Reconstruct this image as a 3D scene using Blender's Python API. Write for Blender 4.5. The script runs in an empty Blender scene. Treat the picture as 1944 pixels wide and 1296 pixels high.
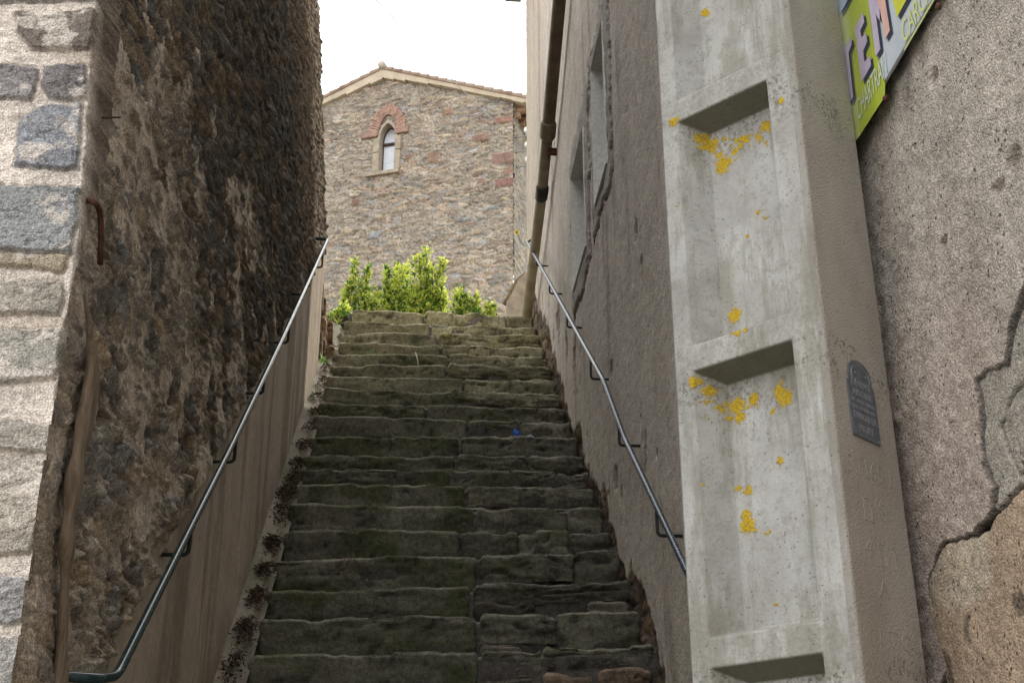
import bpy, math, random
import numpy as np
from math import sin, cos, tan, atan, radians, pi
random.seed(7)
C = bpy.context.scene.collection
# ------------------------------------------------------------------ survey of the place
# x = across the alley, y = up the alley, z = up; eye 1.55 m above the street
F_PX = 2500.0; PITCH = atan(1077/2500.0); EZ = 1.55; YAW = radians(4.35)
SLOPE = tan(radians(36.54)); STAIR_C = 3.0
def ray(px, py):
    u = (648-py)/F_PX; X = (px-972)/F_PX
    Y = cos(PITCH)-u*sin(PITCH); Z = sin(PITCH)+u*cos(PITCH)
    return (X*cos(YAW)+Y*sin(YAW), -X*sin(YAW)+Y*cos(YAW), Z)
def on_x(px, py, x):
    d = ray(px, py); t = x/d[0]; return (x, t*d[1], EZ+t*d[2])
def on_y(px, py, y):
    d = ray(px, py); t = y/d[1]; return (t*d[0], y, EZ+t*d[2])
def on_stair(px, py):
    d = ray(px, py); t = STAIR_C/(SLOPE*d[1]-d[2]); return (t*d[0], t*d[1], EZ+t*d[2])
def stair_z(y): return EZ-STAIR_C+SLOPE*y
# ------------------------------------------------------------------ numpy noise
def _hash(ix, iy, iz, s):
    h = (ix.astype(np.uint32)*np.uint32(374761393) + iy.astype(np.uint32)*np.uint32(668265263)
         + iz.astype(np.uint32)*np.uint32(2147483647) + np.uint32((s*974634777+12345) & 0xffffffff))
    h ^= h >> np.uint32(13); h *= np.uint32(1274126177); h ^= h >> np.uint32(16)
    h *= np.uint32(2246822519); h ^= h >> np.uint32(15)
    return h.astype(np.float64)/4294967295.0
def vnoise(x, y, z, s=0):
    x, y, z = np.broadcast_arrays(np.asarray(x, float), np.asarray(y, float), np.asarray(z, float))
    ix, iy, iz = np.floor(x), np.floor(y), np.floor(z)
    fx, fy, fz = x-ix, y-iy, z-iz
    ix, iy, iz = ix.astype(np.int64), iy.astype(np.int64), iz.astype(np.int64)
    ux, uy, uz = fx*fx*(3-2*fx), fy*fy*(3-2*fy), fz*fz*(3-2*fz)
    r = 0
    for dx in (0, 1):
        for dy in (0, 1):
            for dz in (0, 1):
                w = (ux if dx else 1-ux)*(uy if dy else 1-uy)*(uz if dz else 1-uz)
                r = r+w*_hash(ix+dx, iy+dy, iz+dz, s)
    return r*2-1
def fbm(x, y, z, o=4, s=0, g=.5):
    a = 1.0; r = 0; t = 0
    for i in range(o):
        r = r+a*vnoise(x*2**i+i*7.3, y*2**i+i*3.1, z*2**i-i*5.7, s+i); t += a; a *= g
    return r/t
def worley(a, b, s=0, jit=.85, brick=.5):
    """2-D cells; returns f1, edge distance, cell id randoms (two)"""
    iy0 = np.floor(b).astype(np.int64)
    F1 = np.full(a.shape, 9.); F2 = np.full(a.shape, 9.); R1 = np.zeros(a.shape); R2 = np.zeros(a.shape); DX = np.zeros(a.shape); DY = np.zeros(a.shape)
    for dy in (-1, 0, 1):
        iy = iy0+dy
        off = (iy % 2)*brick+_hash(iy, iy*0, iy*0, s+9)*.6
        ix0 = np.floor(a-off).astype(np.int64)
        for dx in (-1, 0, 1):
            ix = ix0+dx
            cx = ix+.5+off+(_hash(ix, iy, iy*0+1, s)-.5)*jit
            cy = iy+.5+(_hash(ix, iy, iy*0+2, s)-.5)*jit*.8
            d = np.maximum(np.abs(a-cx)*.92, np.abs(b-cy)*.98)*.55+np.hypot(a-cx, b-cy)*.45
            r1 = _hash(ix, iy, iy*0+3, s); r2 = _hash(ix, iy, iy*0+4, s)
            m = d < F1
            F2 = np.where(m, F1, np.minimum(F2, d))
            R1 = np.where(m, r1, R1); R2 = np.where(m, r2, R2)
            DX = np.where(m, a-cx, DX); DY = np.where(m, b-cy, DY); F1 = np.where(m, d, F1)
    worley.dx, worley.dy = DX, DY
    return F1, F2-F1, R1, R2
def sstep(x, a, b):
    t = np.clip((x-a)/(b-a), 0, 1); return t*t*(3-2*t)
def mixc(a, b, t): return a*(1-t[..., None])+b*t[..., None]
def palette(r, cols):
    cols = np.array(cols, float); n = len(cols)
    x = np.clip(r, 0, .9999)*n; i = np.floor(x).astype(int)
    return cols[i]
def poly_sd(X, Z, P):
    """signed distance to polygon, positive inside"""
    d = np.full(X.shape, 1e9); ins = np.zeros(X.shape, bool); n = len(P)
    for i in range(n):
        x1, z1 = P[i]; x2, z2 = P[(i+1) % n]
        ex, ez = x2-x1, z2-z1
        t = np.clip(((X-x1)*ex+(Z-z1)*ez)/(ex*ex+ez*ez+1e-12), 0, 1)
        d = np.minimum(d, np.hypot(X-x1-t*ex, Z-z1-t*ez))
        c = ((z1 > Z) != (z2 > Z))
        xi = x1+(Z-z1)*(x2-x1)/((z2-z1) if abs(z2-z1) > 1e-12 else 1e-12)
        ins ^= c & (X < xi)
    return np.where(ins, d, -d)
# ------------------------------------------------------------------ object helpers
def link(o, parent=None):
    C.objects.link(o)
    if parent is not None:
        o.parent = parent; o.matrix_parent_inverse.identity()
        l = parent.location
        o.location = (-l[0], -l[1], -l[2])   # meshes are written in world coordinates
    return o
def tag(o, label, cat, group=None, kind=None):
    o['label'] = label; o['category'] = cat
    if group: o['group'] = group
    if kind: o['kind'] = kind
    return o
def thing(name, loc, label, cat, group=None):
    o = bpy.data.objects.new(name, None); o.empty_display_size = .1; C.objects.link(o); o.location = loc
    return tag(o, label, cat, group)
def mesh_obj(name, V, Fc, mat, parent=None, cols=None, smooth=True):
    me = bpy.data.meshes.new(name)
    if isinstance(Fc, np.ndarray):
        n = len(V); m = len(Fc); k = Fc.shape[1]
        me.vertices.add(n); me.vertices.foreach_set('co', np.ascontiguousarray(V, dtype=np.float32).ravel())
        me.loops.add(m*k); me.loops.foreach_set('vertex_index', Fc.astype(np.int32).ravel())
        me.polygons.add(m); me.polygons.foreach_set('loop_start', np.arange(0, m*k, k, dtype=np.int32))
        me.update(calc_edges=True); me.validate()
    else:
        me.from_pydata([tuple(v) for v in V], [], [tuple(f) for f in Fc]); me.update()
    if smooth: me.polygons.foreach_set('use_smooth', np.ones(len(me.polygons), dtype=bool))
    if cols is not None:
        at = me.color_attributes.new('Col', 'FLOAT_COLOR', 'POINT')
        c = np.ones((len(me.vertices), 4), np.float32); c[:, :3] = np.asarray(cols).reshape(-1, 3); at.data.foreach_set('color', c.ravel())
    me.materials.append(mat)
    return link(bpy.data.objects.new(name, me), parent)
def grid_faces(nu, nv, flip=False, keep=None):
    i, j = np.meshgrid(np.arange(nu-1), np.arange(nv-1), indexing='ij')
    a = i*nv+j; f = np.stack([a, a+nv, a+nv+1, a+1], -1)
    if flip: f = f[..., ::-1]
    f = f.reshape(-1, 4)
    if keep is not None: f = f[keep.ravel()]
    return f
class MB:
    def __init__(s): s.v = []; s.f = []
    def box(s, c, sz, rot=None, taper=1):
        n = len(s.v)
        for dx, dy, dz in ((-1,-1,-1),(1,-1,-1),(1,1,-1),(-1,1,-1),(-1,-1,1),(1,-1,1),(1,1,1),(-1,1,1)):
            t = taper if dz > 0 else 1
            p = (dx*sz[0]/2*t, dy*sz[1]/2*t, dz*sz[2]/2)
            if rot is not None: p = tuple(sum(rot[r][k]*p[k] for k in range(3)) for r in range(3))
            s.v.append((c[0]+p[0], c[1]+p[1], c[2]+p[2]))
        s.f += [tuple(n+k for k in q) for q in ((0,3,2,1),(4,5,6,7),(0,1,5,4),(1,2,6,5),(2,3,7,6),(3,0,4,7))]
        return s
    def tube(s, pts, r, seg=10, cap=True, squash=None):
        P = [np.array(p, float) for p in pts]; n0 = len(s.v); N = len(P)
        R = r if hasattr(r, '__len__') else [r]*N
        up = None
        for i in range(N):
            t = P[min(i+1, N-1)]-P[max(i-1, 0)]; t /= np.linalg.norm(t)
            if up is None:
                up = np.array((0, 0, 1.)) if abs(t[2]) < .9 else np.array((1., 0, 0))
            a = up-t*np.dot(up, t); a /= np.linalg.norm(a); b = np.cross(t, a); up = a
            for k in range(seg):
                th = 2*pi*k/seg
                s.v.append(tuple(P[i]+R[i]*(a*cos(th)+b*sin(th))))
        for i in range(N-1):
            for k in range(seg):
                k2 = (k+1) % seg
                s.f.append((n0+i*seg+k, n0+i*seg+k2, n0+(i+1)*seg+k2, n0+(i+1)*seg+k))
        if cap:
            s.f.append(tuple(n0+k for k in range(seg))[::-1]); s.f.append(tuple(n0+(N-1)*seg+k for k in range(seg)))
        return s
    def quad(s, *p):
        n = len(s.v); s.v += [tuple(q) for q in p]; s.f.append(tuple(range(n, n+len(p)))); return s
    def build(s, name, mat, parent=None, smooth=False, bevel=0, cols=None):
        o = mesh_obj(name, s.v, s.f, mat, parent, smooth=smooth, cols=cols)
        if bevel:
            m = o.modifiers.new('Bevel', 'BEVEL'); m.width = bevel; m.segments = 2; m.limit_method = 'ANGLE'
        return o
def bend(pts, r=.03, n=5):
    out = [np.array(pts[0], float)]
    for i in range(1, len(pts)-1):
        p = np.array(pts[i], float); a = np.array(pts[i-1], float)-p; b = np.array(pts[i+1], float)-p
        ra = min(r, np.linalg.norm(a)*.45); rb = min(r, np.linalg.norm(b)*.45)
        A = p+a/np.linalg.norm(a)*ra; B = p+b/np.linalg.norm(b)*rb
        for k in range(n+1):
            t = k/n; out.append((1-t)**2*A+2*t*(1-t)*p+t*t*B)
    out.append(np.array(pts[-1], float)); return out
# ------------------------------------------------------------------ material helper
class Mat:
    def __init__(s, name):
        s.m = bpy.data.materials.new(name); s.m.use_nodes = True; s.t = s.m.node_tree
        s.b = s.t.nodes['Principled BSDF']; s.tc = s.t.nodes.new('ShaderNodeTexCoord').outputs['Object']
        s.set('Roughness', .9); s.b.inputs['Specular IOR Level'].default_value = .25
    def put(s, sock, v):
        if isinstance(v, bpy.types.NodeSocket): s.t.links.new(v, sock)
        elif isinstance(v, (tuple, list)) and len(v) == 3 and sock.type == 'RGBA': sock.default_value = (*v, 1)
        else: sock.default_value = v
    def set(s, k, v): s.put(s.b.inputs[k], v); return s
    def node(s, t, outs=0, props={}, **k):
        n = s.t.nodes.new(t)
        for a, b in props.items(): setattr(n, a, b)
        for a, b in k.items(): s.put(n.inputs[a.replace('_', ' ')], b)
        return n.outputs[outs]
    def scale(s, v, vec=None):
        return s.node('ShaderNodeMapping', Vector=vec or s.tc, Scale=v)
    def noise(s, sc, d=4, r=.55, vec=None, dist=0):
        return s.node('ShaderNodeTexNoise', 0, Vector=vec or s.tc, Scale=sc, Detail=d, Roughness=r, Distortion=dist)
    def voro(s, sc, vec=None, out=0, feat='F1', rnd=1):
        return s.node('ShaderNodeTexVoronoi', out, {'feature': feat}, Vector=vec or s.tc, Scale=sc, Randomness=rnd)
    def mr(s, v, a, b, c=0, d=1):
        n = s.t.nodes.new('ShaderNodeMapRange'); n.interpolation_type = 'SMOOTHSTEP'
        for k, x in zip(range(5), (v, a, b, c, d)): s.put(n.inputs[k], x)
        return n.outputs[0]
    def math(s, op, a, b=0, c=0):
        n = s.t.nodes.new('ShaderNodeMath'); n.operation = op
        s.put(n.inputs[0], a); s.put(n.inputs[1], b); s.put(n.inputs[2], c); return n.outputs[0]
    def mix(s, f, a, b, mode='MIX'):
        n = s.t.nodes.new('ShaderNodeMix'); n.data_type = 'RGBA'; n.blend_type = mode
        s.put(n.inputs[0], f); s.put(n.inputs[6], a); s.put(n.inputs[7], b); return n.outputs[2]
    def ramp(s, f, stops):
        n = s.t.nodes.new('ShaderNodeValToRGB'); e = n.color_ramp.elements
        while len(e) < len(stops): e.new(.5)
        for k, (p, c) in enumerate(stops):
            e[k].position = p; e[k].color = (*c, 1) if len(c) == 3 else c
        s.put(n.inputs[0], f); return n.outputs[0]
    def attr(s, name='Col'):
        n = s.t.nodes.new('ShaderNodeAttribute'); n.attribute_name = name; return n.outputs['Color']
    def bump(s, h, st=.5, d=.01, nrm=None):
        k = dict(Height=h, Strength=st, Distance=d)
        if nrm is not None: k['Normal'] = nrm
        return s.node('ShaderNodeBump', 0, **k)
    def sep(s, i):
        n = s.t.nodes.new('ShaderNodeSeparateXYZ'); s.put(n.inputs[0], s.tc); return n.outputs[i]
def attr_mat(name, fine=60, contrast=.35, bump=.6, dist=.006, grain=0, pits=0, rough=.92):
    """stone / render: vertex colours carry the layout, nodes carry the grain"""
    M = Mat(name); col = M.attr()
    n1 = M.noise(fine, 6, .65); n2 = M.noise(fine/7, 4, .6); n3 = M.noise(fine*4, 3, .6)
    f = M.math('ADD', M.mr(n1, .25, .75, 1-contrast, 1+contrast), M.mr(n2, .3, .7, -contrast*.5, contrast*.5))
    f = M.math('ADD', f, M.mr(n3, .3, .7, -contrast*.45, contrast*.45))
    g = M.node('ShaderNodeCombineColor', Red=f, Green=f, Blue=f)
    c = M.mix(1.0, col, g, 'MULTIPLY')
    h = M.math('ADD', M.math('MULTIPLY', n1, 1.0), M.math('MULTIPLY', n3, .35))
    if grain:
        v = M.voro(grain); h = M.math('ADD', h, M.math('MULTIPLY', M.math('SUBTRACT', 1, v), .7))
        sp = M.mr(M.voro(grain, out=1), .0, 1, .75, 1.3); c = M.mix(1.0, c, M.node('ShaderNodeCombineColor', Red=sp, Green=sp, Blue=sp), 'MULTIPLY')
    if pits:
        pv = M.mr(M.voro(pits), .12, .3, 0, 1); pm = M.math('MAXIMUM', pv, M.mr(M.noise(pits/4), .5, .58, 1, 0))
        c = M.mix(M.math('MULTIPLY', M.math('SUBTRACT', 1, pm), .75), c, (.03, .025, .02)); h = M.math('ADD', h, M.math('MULTIPLY', pm, .8))
    M.set('Base Color', c); M.set('Roughness', rough); M.set('Normal', M.bump(h, bump, dist)); return M.m
m_rough = attr_mat('rough_rubble', 70, .35, .8, .008, grain=240)
m_plaster = attr_mat('smooth_plaster', 45, .16, .35, .004)
m_block = attr_mat('facade_blocks', 75, .26, .9, .005, grain=260)
m_roughcast = attr_mat('roughcast', 60, .18, .8, .006, grain=230, pits=62)
m_step = attr_mat('step_stone', 45, .38, 1.0, .009, grain=0)
m_church = attr_mat('church_masonry', 22, .32, .9, .02)
def plain(name, col, rough=.8, var=.25, sc=30, bump=.3, dist=.003, metallic=0, spec=.3):
    M = Mat(name); n = M.noise(sc, 5, .6); f = M.mr(n, .25, .75, 1-var, 1+var)
    M.set('Base Color', M.mix(1.0, col, M.node('ShaderNodeCombineColor', Red=f, Green=f, Blue=f), 'MULTIPLY'))
    M.set('Roughness', rough); M.set('Metallic', metallic); M.b.inputs['Specular IOR Level'].default_value = spec
    if bump: M.set('Normal', M.bump(n, bump, dist))
    return M.m
# ------------------------------------------------------------------ camera, world, sun
cam = bpy.data.cameras.new('camera'); co = bpy.data.objects.new('camera', cam); C.objects.link(co)
cam.sensor_width = 36; cam.sensor_fit = 'HORIZONTAL'; cam.lens = 36*F_PX/1944; cam.clip_end = 3000; cam.clip_start = .05
co.location = (0, 0, EZ); co.rotation_euler = (pi/2+PITCH, 0, -YAW)
bpy.context.scene.camera = co
SUN_AZ = radians(31.6); SUN_EL = radians(50)
w = bpy.data.worlds.new('World'); bpy.context.scene.world = w; w.use_nodes = True; nt = w.node_tree
sky = nt.nodes.new('ShaderNodeTexSky'); sky.sky_type = 'NISHITA'; sky.sun_disc = False
sky.sun_elevation = SUN_EL; sky.sun_rotation = SUN_AZ; sky.dust_density = 6; sky.air_density = 1.2; sky.altitude = 100
hs = nt.nodes.new('ShaderNodeHueSaturation'); hs.inputs['Saturation'].default_value = .25
hz = nt.nodes.new('ShaderNodeMix'); hz.data_type = 'RGBA'; hz.inputs[0].default_value = .8; hz.inputs[7].default_value = (19.5, 19.5, 19.6, 1)
bg = nt.nodes['Background']; bg.inputs['Strength'].default_value = .15
nt.links.new(sky.outputs[0], hs.inputs['Color']); nt.links.new(hs.outputs[0], hz.inputs[6]); nt.links.new(hz.outputs[2], bg.inputs[0])
sl = bpy.data.lights.new('sun', 'SUN'); sl.energy = 3.6; sl.angle = radians(.6); sl.color = (1, .93, .82)
so = bpy.data.objects.new('sun', sl); C.objects.link(so)
from mathutils import Vector
sd = Vector((sin(SUN_AZ)*cos(SUN_EL), cos(SUN_AZ)*cos(SUN_EL), sin(SUN_EL)))
so.rotation_euler = sd.to_track_quat('Z', 'Y').to_euler(); so.location = (5, 10, 20)
sc = bpy.context.scene; sc.cycles.diffuse_bounces = 6; sc.cycles.max_bounces = 10; sc.view_settings.view_transform = 'Standard'; sc.view_settings.look = 'None'; sc.view_settings.exposure = 0

# ------------------------------------------------------------------ setting
M = Mat('street_ground'); n = M.noise(2, 6); M.set('Base Color', M.ramp(n, [(.3, (.16, .15, .14)), (.7, (.24, .23, .21))])); M.set('Normal', M.bump(M.noise(80), .4, .005))
g = MB().quad((-600, -600, 0), (600, -600, 0), (600, 600, 0), (-600, 600, 0)).build('ground', M.m); g['kind'] = 'structure'
M = Mat('upper_earth'); n = M.noise(3, 6); M.set('Base Color', M.ramp(n, [(.35, (.17, .14, .09)), (.65, (.22, .22, .13))])); M.set('Normal', M.bump(M.noise(30), .6, .02))
m_earth = M.m
U = np.concatenate([np.linspace(-40, -4, 12), np.linspace(-3.6, 4, 90), np.linspace(5, 40, 10)]); W = np.concatenate([np.linspace(10.62, 16, 60), np.linspace(17, 60, 16)])
X, Y = np.meshgrid(U, W, indexing='ij'); Z = 6.33+(Y-10.6)*.03+.03*fbm(X*2, Y*2, X*0, 3, 5)-.004
Z = np.where(Y < 10.8, np.minimum(Z, 6.33), Z)
hill = mesh_obj('terrain', np.stack([X, Y, Z], -1).reshape(-1, 3), grid_faces(len(U), len(W)), m_earth); hill['kind'] = 'structure'

# ------------------------------------------------------------------ staircase
T_L = [588, 609, 630, 648, 670, 690, 714, 736, 764, 789, 828, 861, 888, 917, 957, 1005, 1063, 1120, 1175, 1243, 1308]
T_R = [602, 621, 638, 660, 678, 699, 721, 749, 775, 802, 832, 866, 895, 925, 964, 1008, 1047, 1103, 1160, 1224, 1294]
SX0, SX1 = -.655, .985
steps = []
for a, b in zip(T_L, T_R):
    y = on_stair(870, (a+b)/2)[1]
    pa = on_y(870-330*(5.3/y)**.6, a, y); pb = on_y(870+300*(5.3/y)**.6, b, y)
    steps.append([y, pa[2], pb[2]])
y = steps[-1][0]
while y > 2.15:
    y -= .26; z = stair_z(y); steps.append([y, z, z])
stairs = thing('stone_staircase', (.15, 1.9, 0), 'worn dark stone staircase climbing the narrow alley between two tall walls', 'staircase')
def slab(acc, x0, x1, y0, zt, zb, depth, seed, r=.03, rough=.010, col=(.1, .09, .07), mossy=.5, dx=.012, tilt=0):
    L = x1-x0; nx = max(6, int(L/dx)); ts = np.linspace(0, 1, nx)
    ts = np.concatenate([[0, 0], ts, [1, 1]]); inset = np.concatenate([[.09, .03], np.zeros(nx), [.03, .09]])
    xs = x0+L*ts
    edge = np.minimum(ts, 1-ts)*L; q = np.clip(1-edge/.02, 0, 1); rd = .012*(1-np.sqrt(1-q*q))
    zt_x = zt(xs)+.011*fbm(xs*2.3+seed*3.1, xs*0+seed, xs*0, 3, seed)+.005*fbm(xs*14, xs*0, xs*0+seed, 3, seed)-.010*sstep(fbm(xs*7, xs*0+3, xs*0+seed, 3, seed+5), .2, .42)
    zb_x = zb(xs)+.012*fbm(xs*3+seed*1.7, xs*0+seed+5, xs*0, 3, seed+3)
    yf = y0+.016*fbm(xs*1.9+seed*5, xs*0, xs*0+seed, 3, seed+1)+.006*fbm(xs*11, xs*0, xs*0+seed, 3, seed+2)
    prof = []
    nf = 12
    for k in range(nf): prof.append((0, k/(nf-1)))       # face
    for k in range(1, 6): prof.append((1, k/5))          # nose
    for k in range(1, 8): prof.append((2, k/7))          # tread
    P = []
    for kind, t in prof:
        h = zt_x-zb_x-rd
        rr = np.minimum(r, h*.4)
        if kind == 0: yy = yf+.03*(1-t)**1.5+0*xs; zz = zb_x+(h-rr)*t
        elif kind == 1: a = t*pi/2; yy = yf+rr*(1-cos(a)); zz = zb_x+h-rr+rr*sin(a)
        else: yy = yf+rr+(depth-rr)*t; zz = zb_x+h+0*xs
        P.append(np.stack([xs, yy+rd+inset, zz-inset*.1], -1))
    P = np.stack(P, 1)                                    # nx, np, 3
    x, y_, z_ = P[..., 0], P[..., 1], P[..., 2]
    n = fbm(x*9, y_*9, z_*26, 4, seed+11)+.8*np.abs(fbm(x*4, y_*5, z_*44, 4, seed+13))-1.1*sstep(np.abs(fbm(x*2.2, y_*3, z_*20, 3, seed+15)), .05, .0)
    wF = np.array([1 if k < 2 else .35 for k, t in prof])[None, :]
    nn = n*rough*wF
    P[..., 1] -= nn*1.3; P[..., 2] += nn*.45*np.array([0 if k == 0 else 1 for k, t in prof])[None, :]
    base = np.array(col)*(1+.35*fbm(x*3, y_*3, z_*6, 3, seed+20))[..., None]
    moss = sstep(fbm(x*4+3, y_*4, z_*8, 4, seed+30)+mossy-.5, -.1, .35)
    c = mixc(base, np.array((.06, .068, .032))*np.ones_like(base), np.clip(moss, 0, .8))
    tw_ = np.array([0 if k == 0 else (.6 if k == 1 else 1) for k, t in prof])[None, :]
    c = mixc(c, c*2.1+.03, tw_*np.ones(x.shape))  # noses and treads coloured lighter, painting in the sky-lit rim
    ck = sstep(np.abs(fbm(x*2.2, y_*3, z_*20, 3, seed+15)), .05, .0)*(1-tw_); c = mixc(c, c*.35, ck)
    lite = sstep(fbm(x*16, y_*16, z_*30, 3, seed+40), .35, .6)*.4
    c = mixc(c, np.array((.15, .13, .11))*np.ones_like(c), lite)
    nu, nv = P.shape[:2]; off = acc['n']
    acc['V'].append(P.reshape(-1, 3)); acc['C'].append(c.reshape(-1, 3)); acc['F'].append(grid_faces(nu, nv)+off); acc['n'] += nu*nv
def acc0(): return {'V': [], 'C': [], 'F': [], 'n': 0}
def flush(acc, name, mat, parent):
    return mesh_obj(name, np.concatenate(acc['V']), np.concatenate(acc['F']), mat, parent, np.concatenate(acc['C']))
rs = random.Random(3)
lerpz = lambda zl, zr: (lambda xs: zl+(zr-zl)*(xs-SX0)/(SX1-SX0))
for i, (y, zl, zr) in enumerate(steps):
    nxt = steps[i+1] if i+1 < len(steps) else (y-.26, zl-.19, zr-.19)
    prv_y = steps[i-1][0] if i else y+.6
    zt = lerpz(zl, zr); zlow = lerpz(nxt[1]-.03, nxt[2]-.03)
    depth = min(prv_y-y+.06, .75) if i else .9
    top = max(0, 1-i/9.0)  # top steps: less moss, and bounced golden light painted into the colour
    acc = acc0()
    jit_ = rs.uniform(-.07, .07) if i > 5 else 0
    seam = {0: .02, 1: .08, 2: .14, 3: .16, 4: .22, 5: .2}.get(i, .26+jit_)
    if i in (8,): seam = .05
    lx0 = SX0+(.06 if i == 0 else rs.uniform(-.012, .02))
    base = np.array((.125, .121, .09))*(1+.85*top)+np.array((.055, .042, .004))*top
    gap = rs.choice([0, .0, .02, .035, .05])
    hL = zt(np.array([0.]))[0]-zlow(np.array([0.]))[0]
    zb_left = (lambda z0=gap: (lambda xs: zlow(xs)+z0))()
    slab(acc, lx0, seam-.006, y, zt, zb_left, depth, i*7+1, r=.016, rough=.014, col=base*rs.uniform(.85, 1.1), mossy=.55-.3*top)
    # low packing stones under the long slab
    if gap > .01:
        x = lx0+.02
        while x < seam-.1:
            l = rs.uniform(.08, .26)
            if rs.random() < .7:
                slab(acc, x, min(x+l, seam-.02), y+.006, (lambda z0=gap: (lambda xs: zlow(xs)+z0+.006))(), (lambda xs: zlow(xs)), .05, i*31+int(x*100)+50, r=.012, rough=.012, col=np.array((.09, .08, .066))*rs.uniform(.7, 1.8), mossy=.3)
            x += l+.01
    # right-hand smaller stones, in one or two beds
    x = seam+.012
    while x < SX1-.03:
        l = rs.choice([rs.uniform(.2, .34), rs.uniform(.4, .75), .8])
        if SX1-(x+l) < .12: l = SX1-x
        xe = min(x+l, SX1)
        cc = base*rs.uniform(.8, 1.35)
        th = rs.choice([1, 1, .62, .5, .36, .55, .8])
        zb = (lambda f=th: (lambda xs: zt(xs)-(zt(xs)-zlow(xs))*f))()
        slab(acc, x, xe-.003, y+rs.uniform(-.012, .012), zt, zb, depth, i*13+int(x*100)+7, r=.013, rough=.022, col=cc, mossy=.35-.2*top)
        if th < 1:
            xx = x
            while xx < xe-.05:
                l2 = rs.uniform(.14, .5); xf = min(xx+l2, xe)
                c2 = np.array((.085, .075, .06))*rs.uniform(.6, 1.9)*(1+top)
                if rs.random() < .07: c2 = np.array((.19, .14, .10))
                if rs.random() < .8 and xf-xx > .05:
                    slab(acc, xx, xf-.012, y+rs.uniform(.0, .02), (lambda zb=zb: (lambda xs: zb(xs)-.012))(), (lambda xs: zlow(xs)), .08, i*17+int(xx*100)+400, r=.014, rough=.02, col=c2, mossy=.2)
                xx = xf
        x = xe
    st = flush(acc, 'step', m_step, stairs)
    # mortar core of the step
    ca = acc0()
    slab(ca, SX0+.02, SX1+.03, y+.03, (lambda xs: zt(xs)-.014), (lambda xs: zlow(xs)-.05), depth, i*3+900, r=.02, rough=.02, col=np.array((.085, .077, .068))*(1+.8*top), mossy=.1, dx=.015)
    cor = flush(ca, 'mortar_bed', m_step, st); cor.location = (0, 0, 0)
# sloping cement edge between the left wall and the steps
yy = np.linspace(1.9, 10.2, 520); xx = np.linspace(-.80, -.63, 16)
Xg, Yg = np.meshgrid(xx, yy, indexing='ij')
Zg = stair_z(Yg)-.045+.03*sstep(-Xg, .68, .76)+.016*fbm(Xg*6, Yg*4, Xg*0, 4, 77)-.05*sstep(Xg, -.68, -.64)
colg = np.array((.25, .225, .18))*(1+.3*fbm(Xg*7, Yg*5, Xg*0, 4, 78))[..., None]
colg = mixc(colg, np.array((.1, .11, .06))*np.ones_like(colg), sstep(fbm(Xg*4, Yg*2, Xg*0, 3, 79), -.1, .4)*.6)
mesh_obj('cement_edge', np.stack([Xg, Yg, Zg], -1).reshape(-1, 3), grid_faces(16, 520), m_plaster, stairs, colg)

# ------------------------------------------------------------------ left house
def lwx(y, z): return -.752-(.012+.07*np.clip((y-2.6)/6.4, 0, 1))*np.clip(z-stair_z(y)-1.0, 0, 3.2)
def lines(*segs):
    out = []
    for a, b, d in segs:
        n = max(1, int(round((b-a)/d))); out += list(np.linspace(a, b, n, endpoint=False))
    out.append(segs[-1][1]); return np.array(out)
left = thing('stone_house', (-3, 6, 0), 'tall dark rubble house left of the alley with pale stone blocks at its corner', 'house')
ys = [2.566]
while ys[-1] < 9.0: ys.append(ys[-1]+min(.02, max(.0048, ys[-1]**2/1350)))
ys = np.array(ys); ys[-1] = 9.02
zs = lines((0, 1.7, .1), (1.7, 4.4, .0052), (4.4, 8.1, .008), (8.1, 8.4, .05))
Y, Z = np.meshgrid(ys, zs, indexing='ij')
bnd = 1.12-.03*(Y-3)+.05*fbm(Y*2.2, Y*0, Y*0, 4, 3)+.02*fbm(Y*11, Z*9, Y*0, 3, 4)
hrel = Z-stair_z(Y)-bnd                                   # above the plaster edge
wy = Y+.03*fbm(Y*5, Z*5, Y*0, 3, 31); wz = Z+.02*fbm(Y*4+9, Z*6, Y*0, 3, 32)
f1, ed, r1, r2 = worley(wy/.17, wz/.06, 11); tlt = (worley.dx*(r1-.5)*.03+worley.dy*(r2-.35)*.035)
f1b, edb, r1b, r2b = worley(wy/.07, wz/.026, 12); tlt = tlt+(worley.dx*(r1b-.5)*.014+worley.dy*(r2b-.35)*.016)
big = fbm(Y*1.1, Z*1.1, Y*0, 3, 33)
m1 = sstep(ed, .0, .11)
st_h = m1*(.006+.015*r1)+tlt+.013*sstep(edb, .0, .12)*(r1b-.3)+.012*fbm(Y*18, Z*40, Y*0, 3, 34)+.015*big
st_h += 0*(r2-.5)*m1*np.sin((wz/.06)*6.28+r1*6)*.4
# sandy render still clinging to the lower, nearer part
cov = sstep(fbm(Y*5.5, Z*5.0, Y*0, 6, 35, .68)+.5*fbm(Y*1.6, Z*1.2, Y*0, 3, 29)+.26-.20*np.clip(Y-2.6, 0, 4)-.20*np.clip(Z-2.5-.62*(Y-2.6), -1, 2), -.04, .08)
ren_h = .022+.012*fbm(Y*9, Z*13, Y*0, 4, 36, .6)
st_h = st_h+.018*np.abs(fbm(Y*7, Z*26, Y*0, 4, 30))
h = st_h*(1-cov)+np.maximum(st_h, ren_h)*cov
nearc = sstep(-Y, -2.95, -2.62)                           # broken corner
h = h*(1-.5*nearc)+nearc*.03*fbm(Y*7, Z*5, Y*0, 4, 37)
colS = palette(r2, [(.085, .07, .055), (.07, .061, .053), (.1, .084, .066), (.08, .068, .057), (.11, .088, .066), (.08, .077, .073), (.125, .095, .065), (.095, .085, .074)])*1.15
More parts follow.
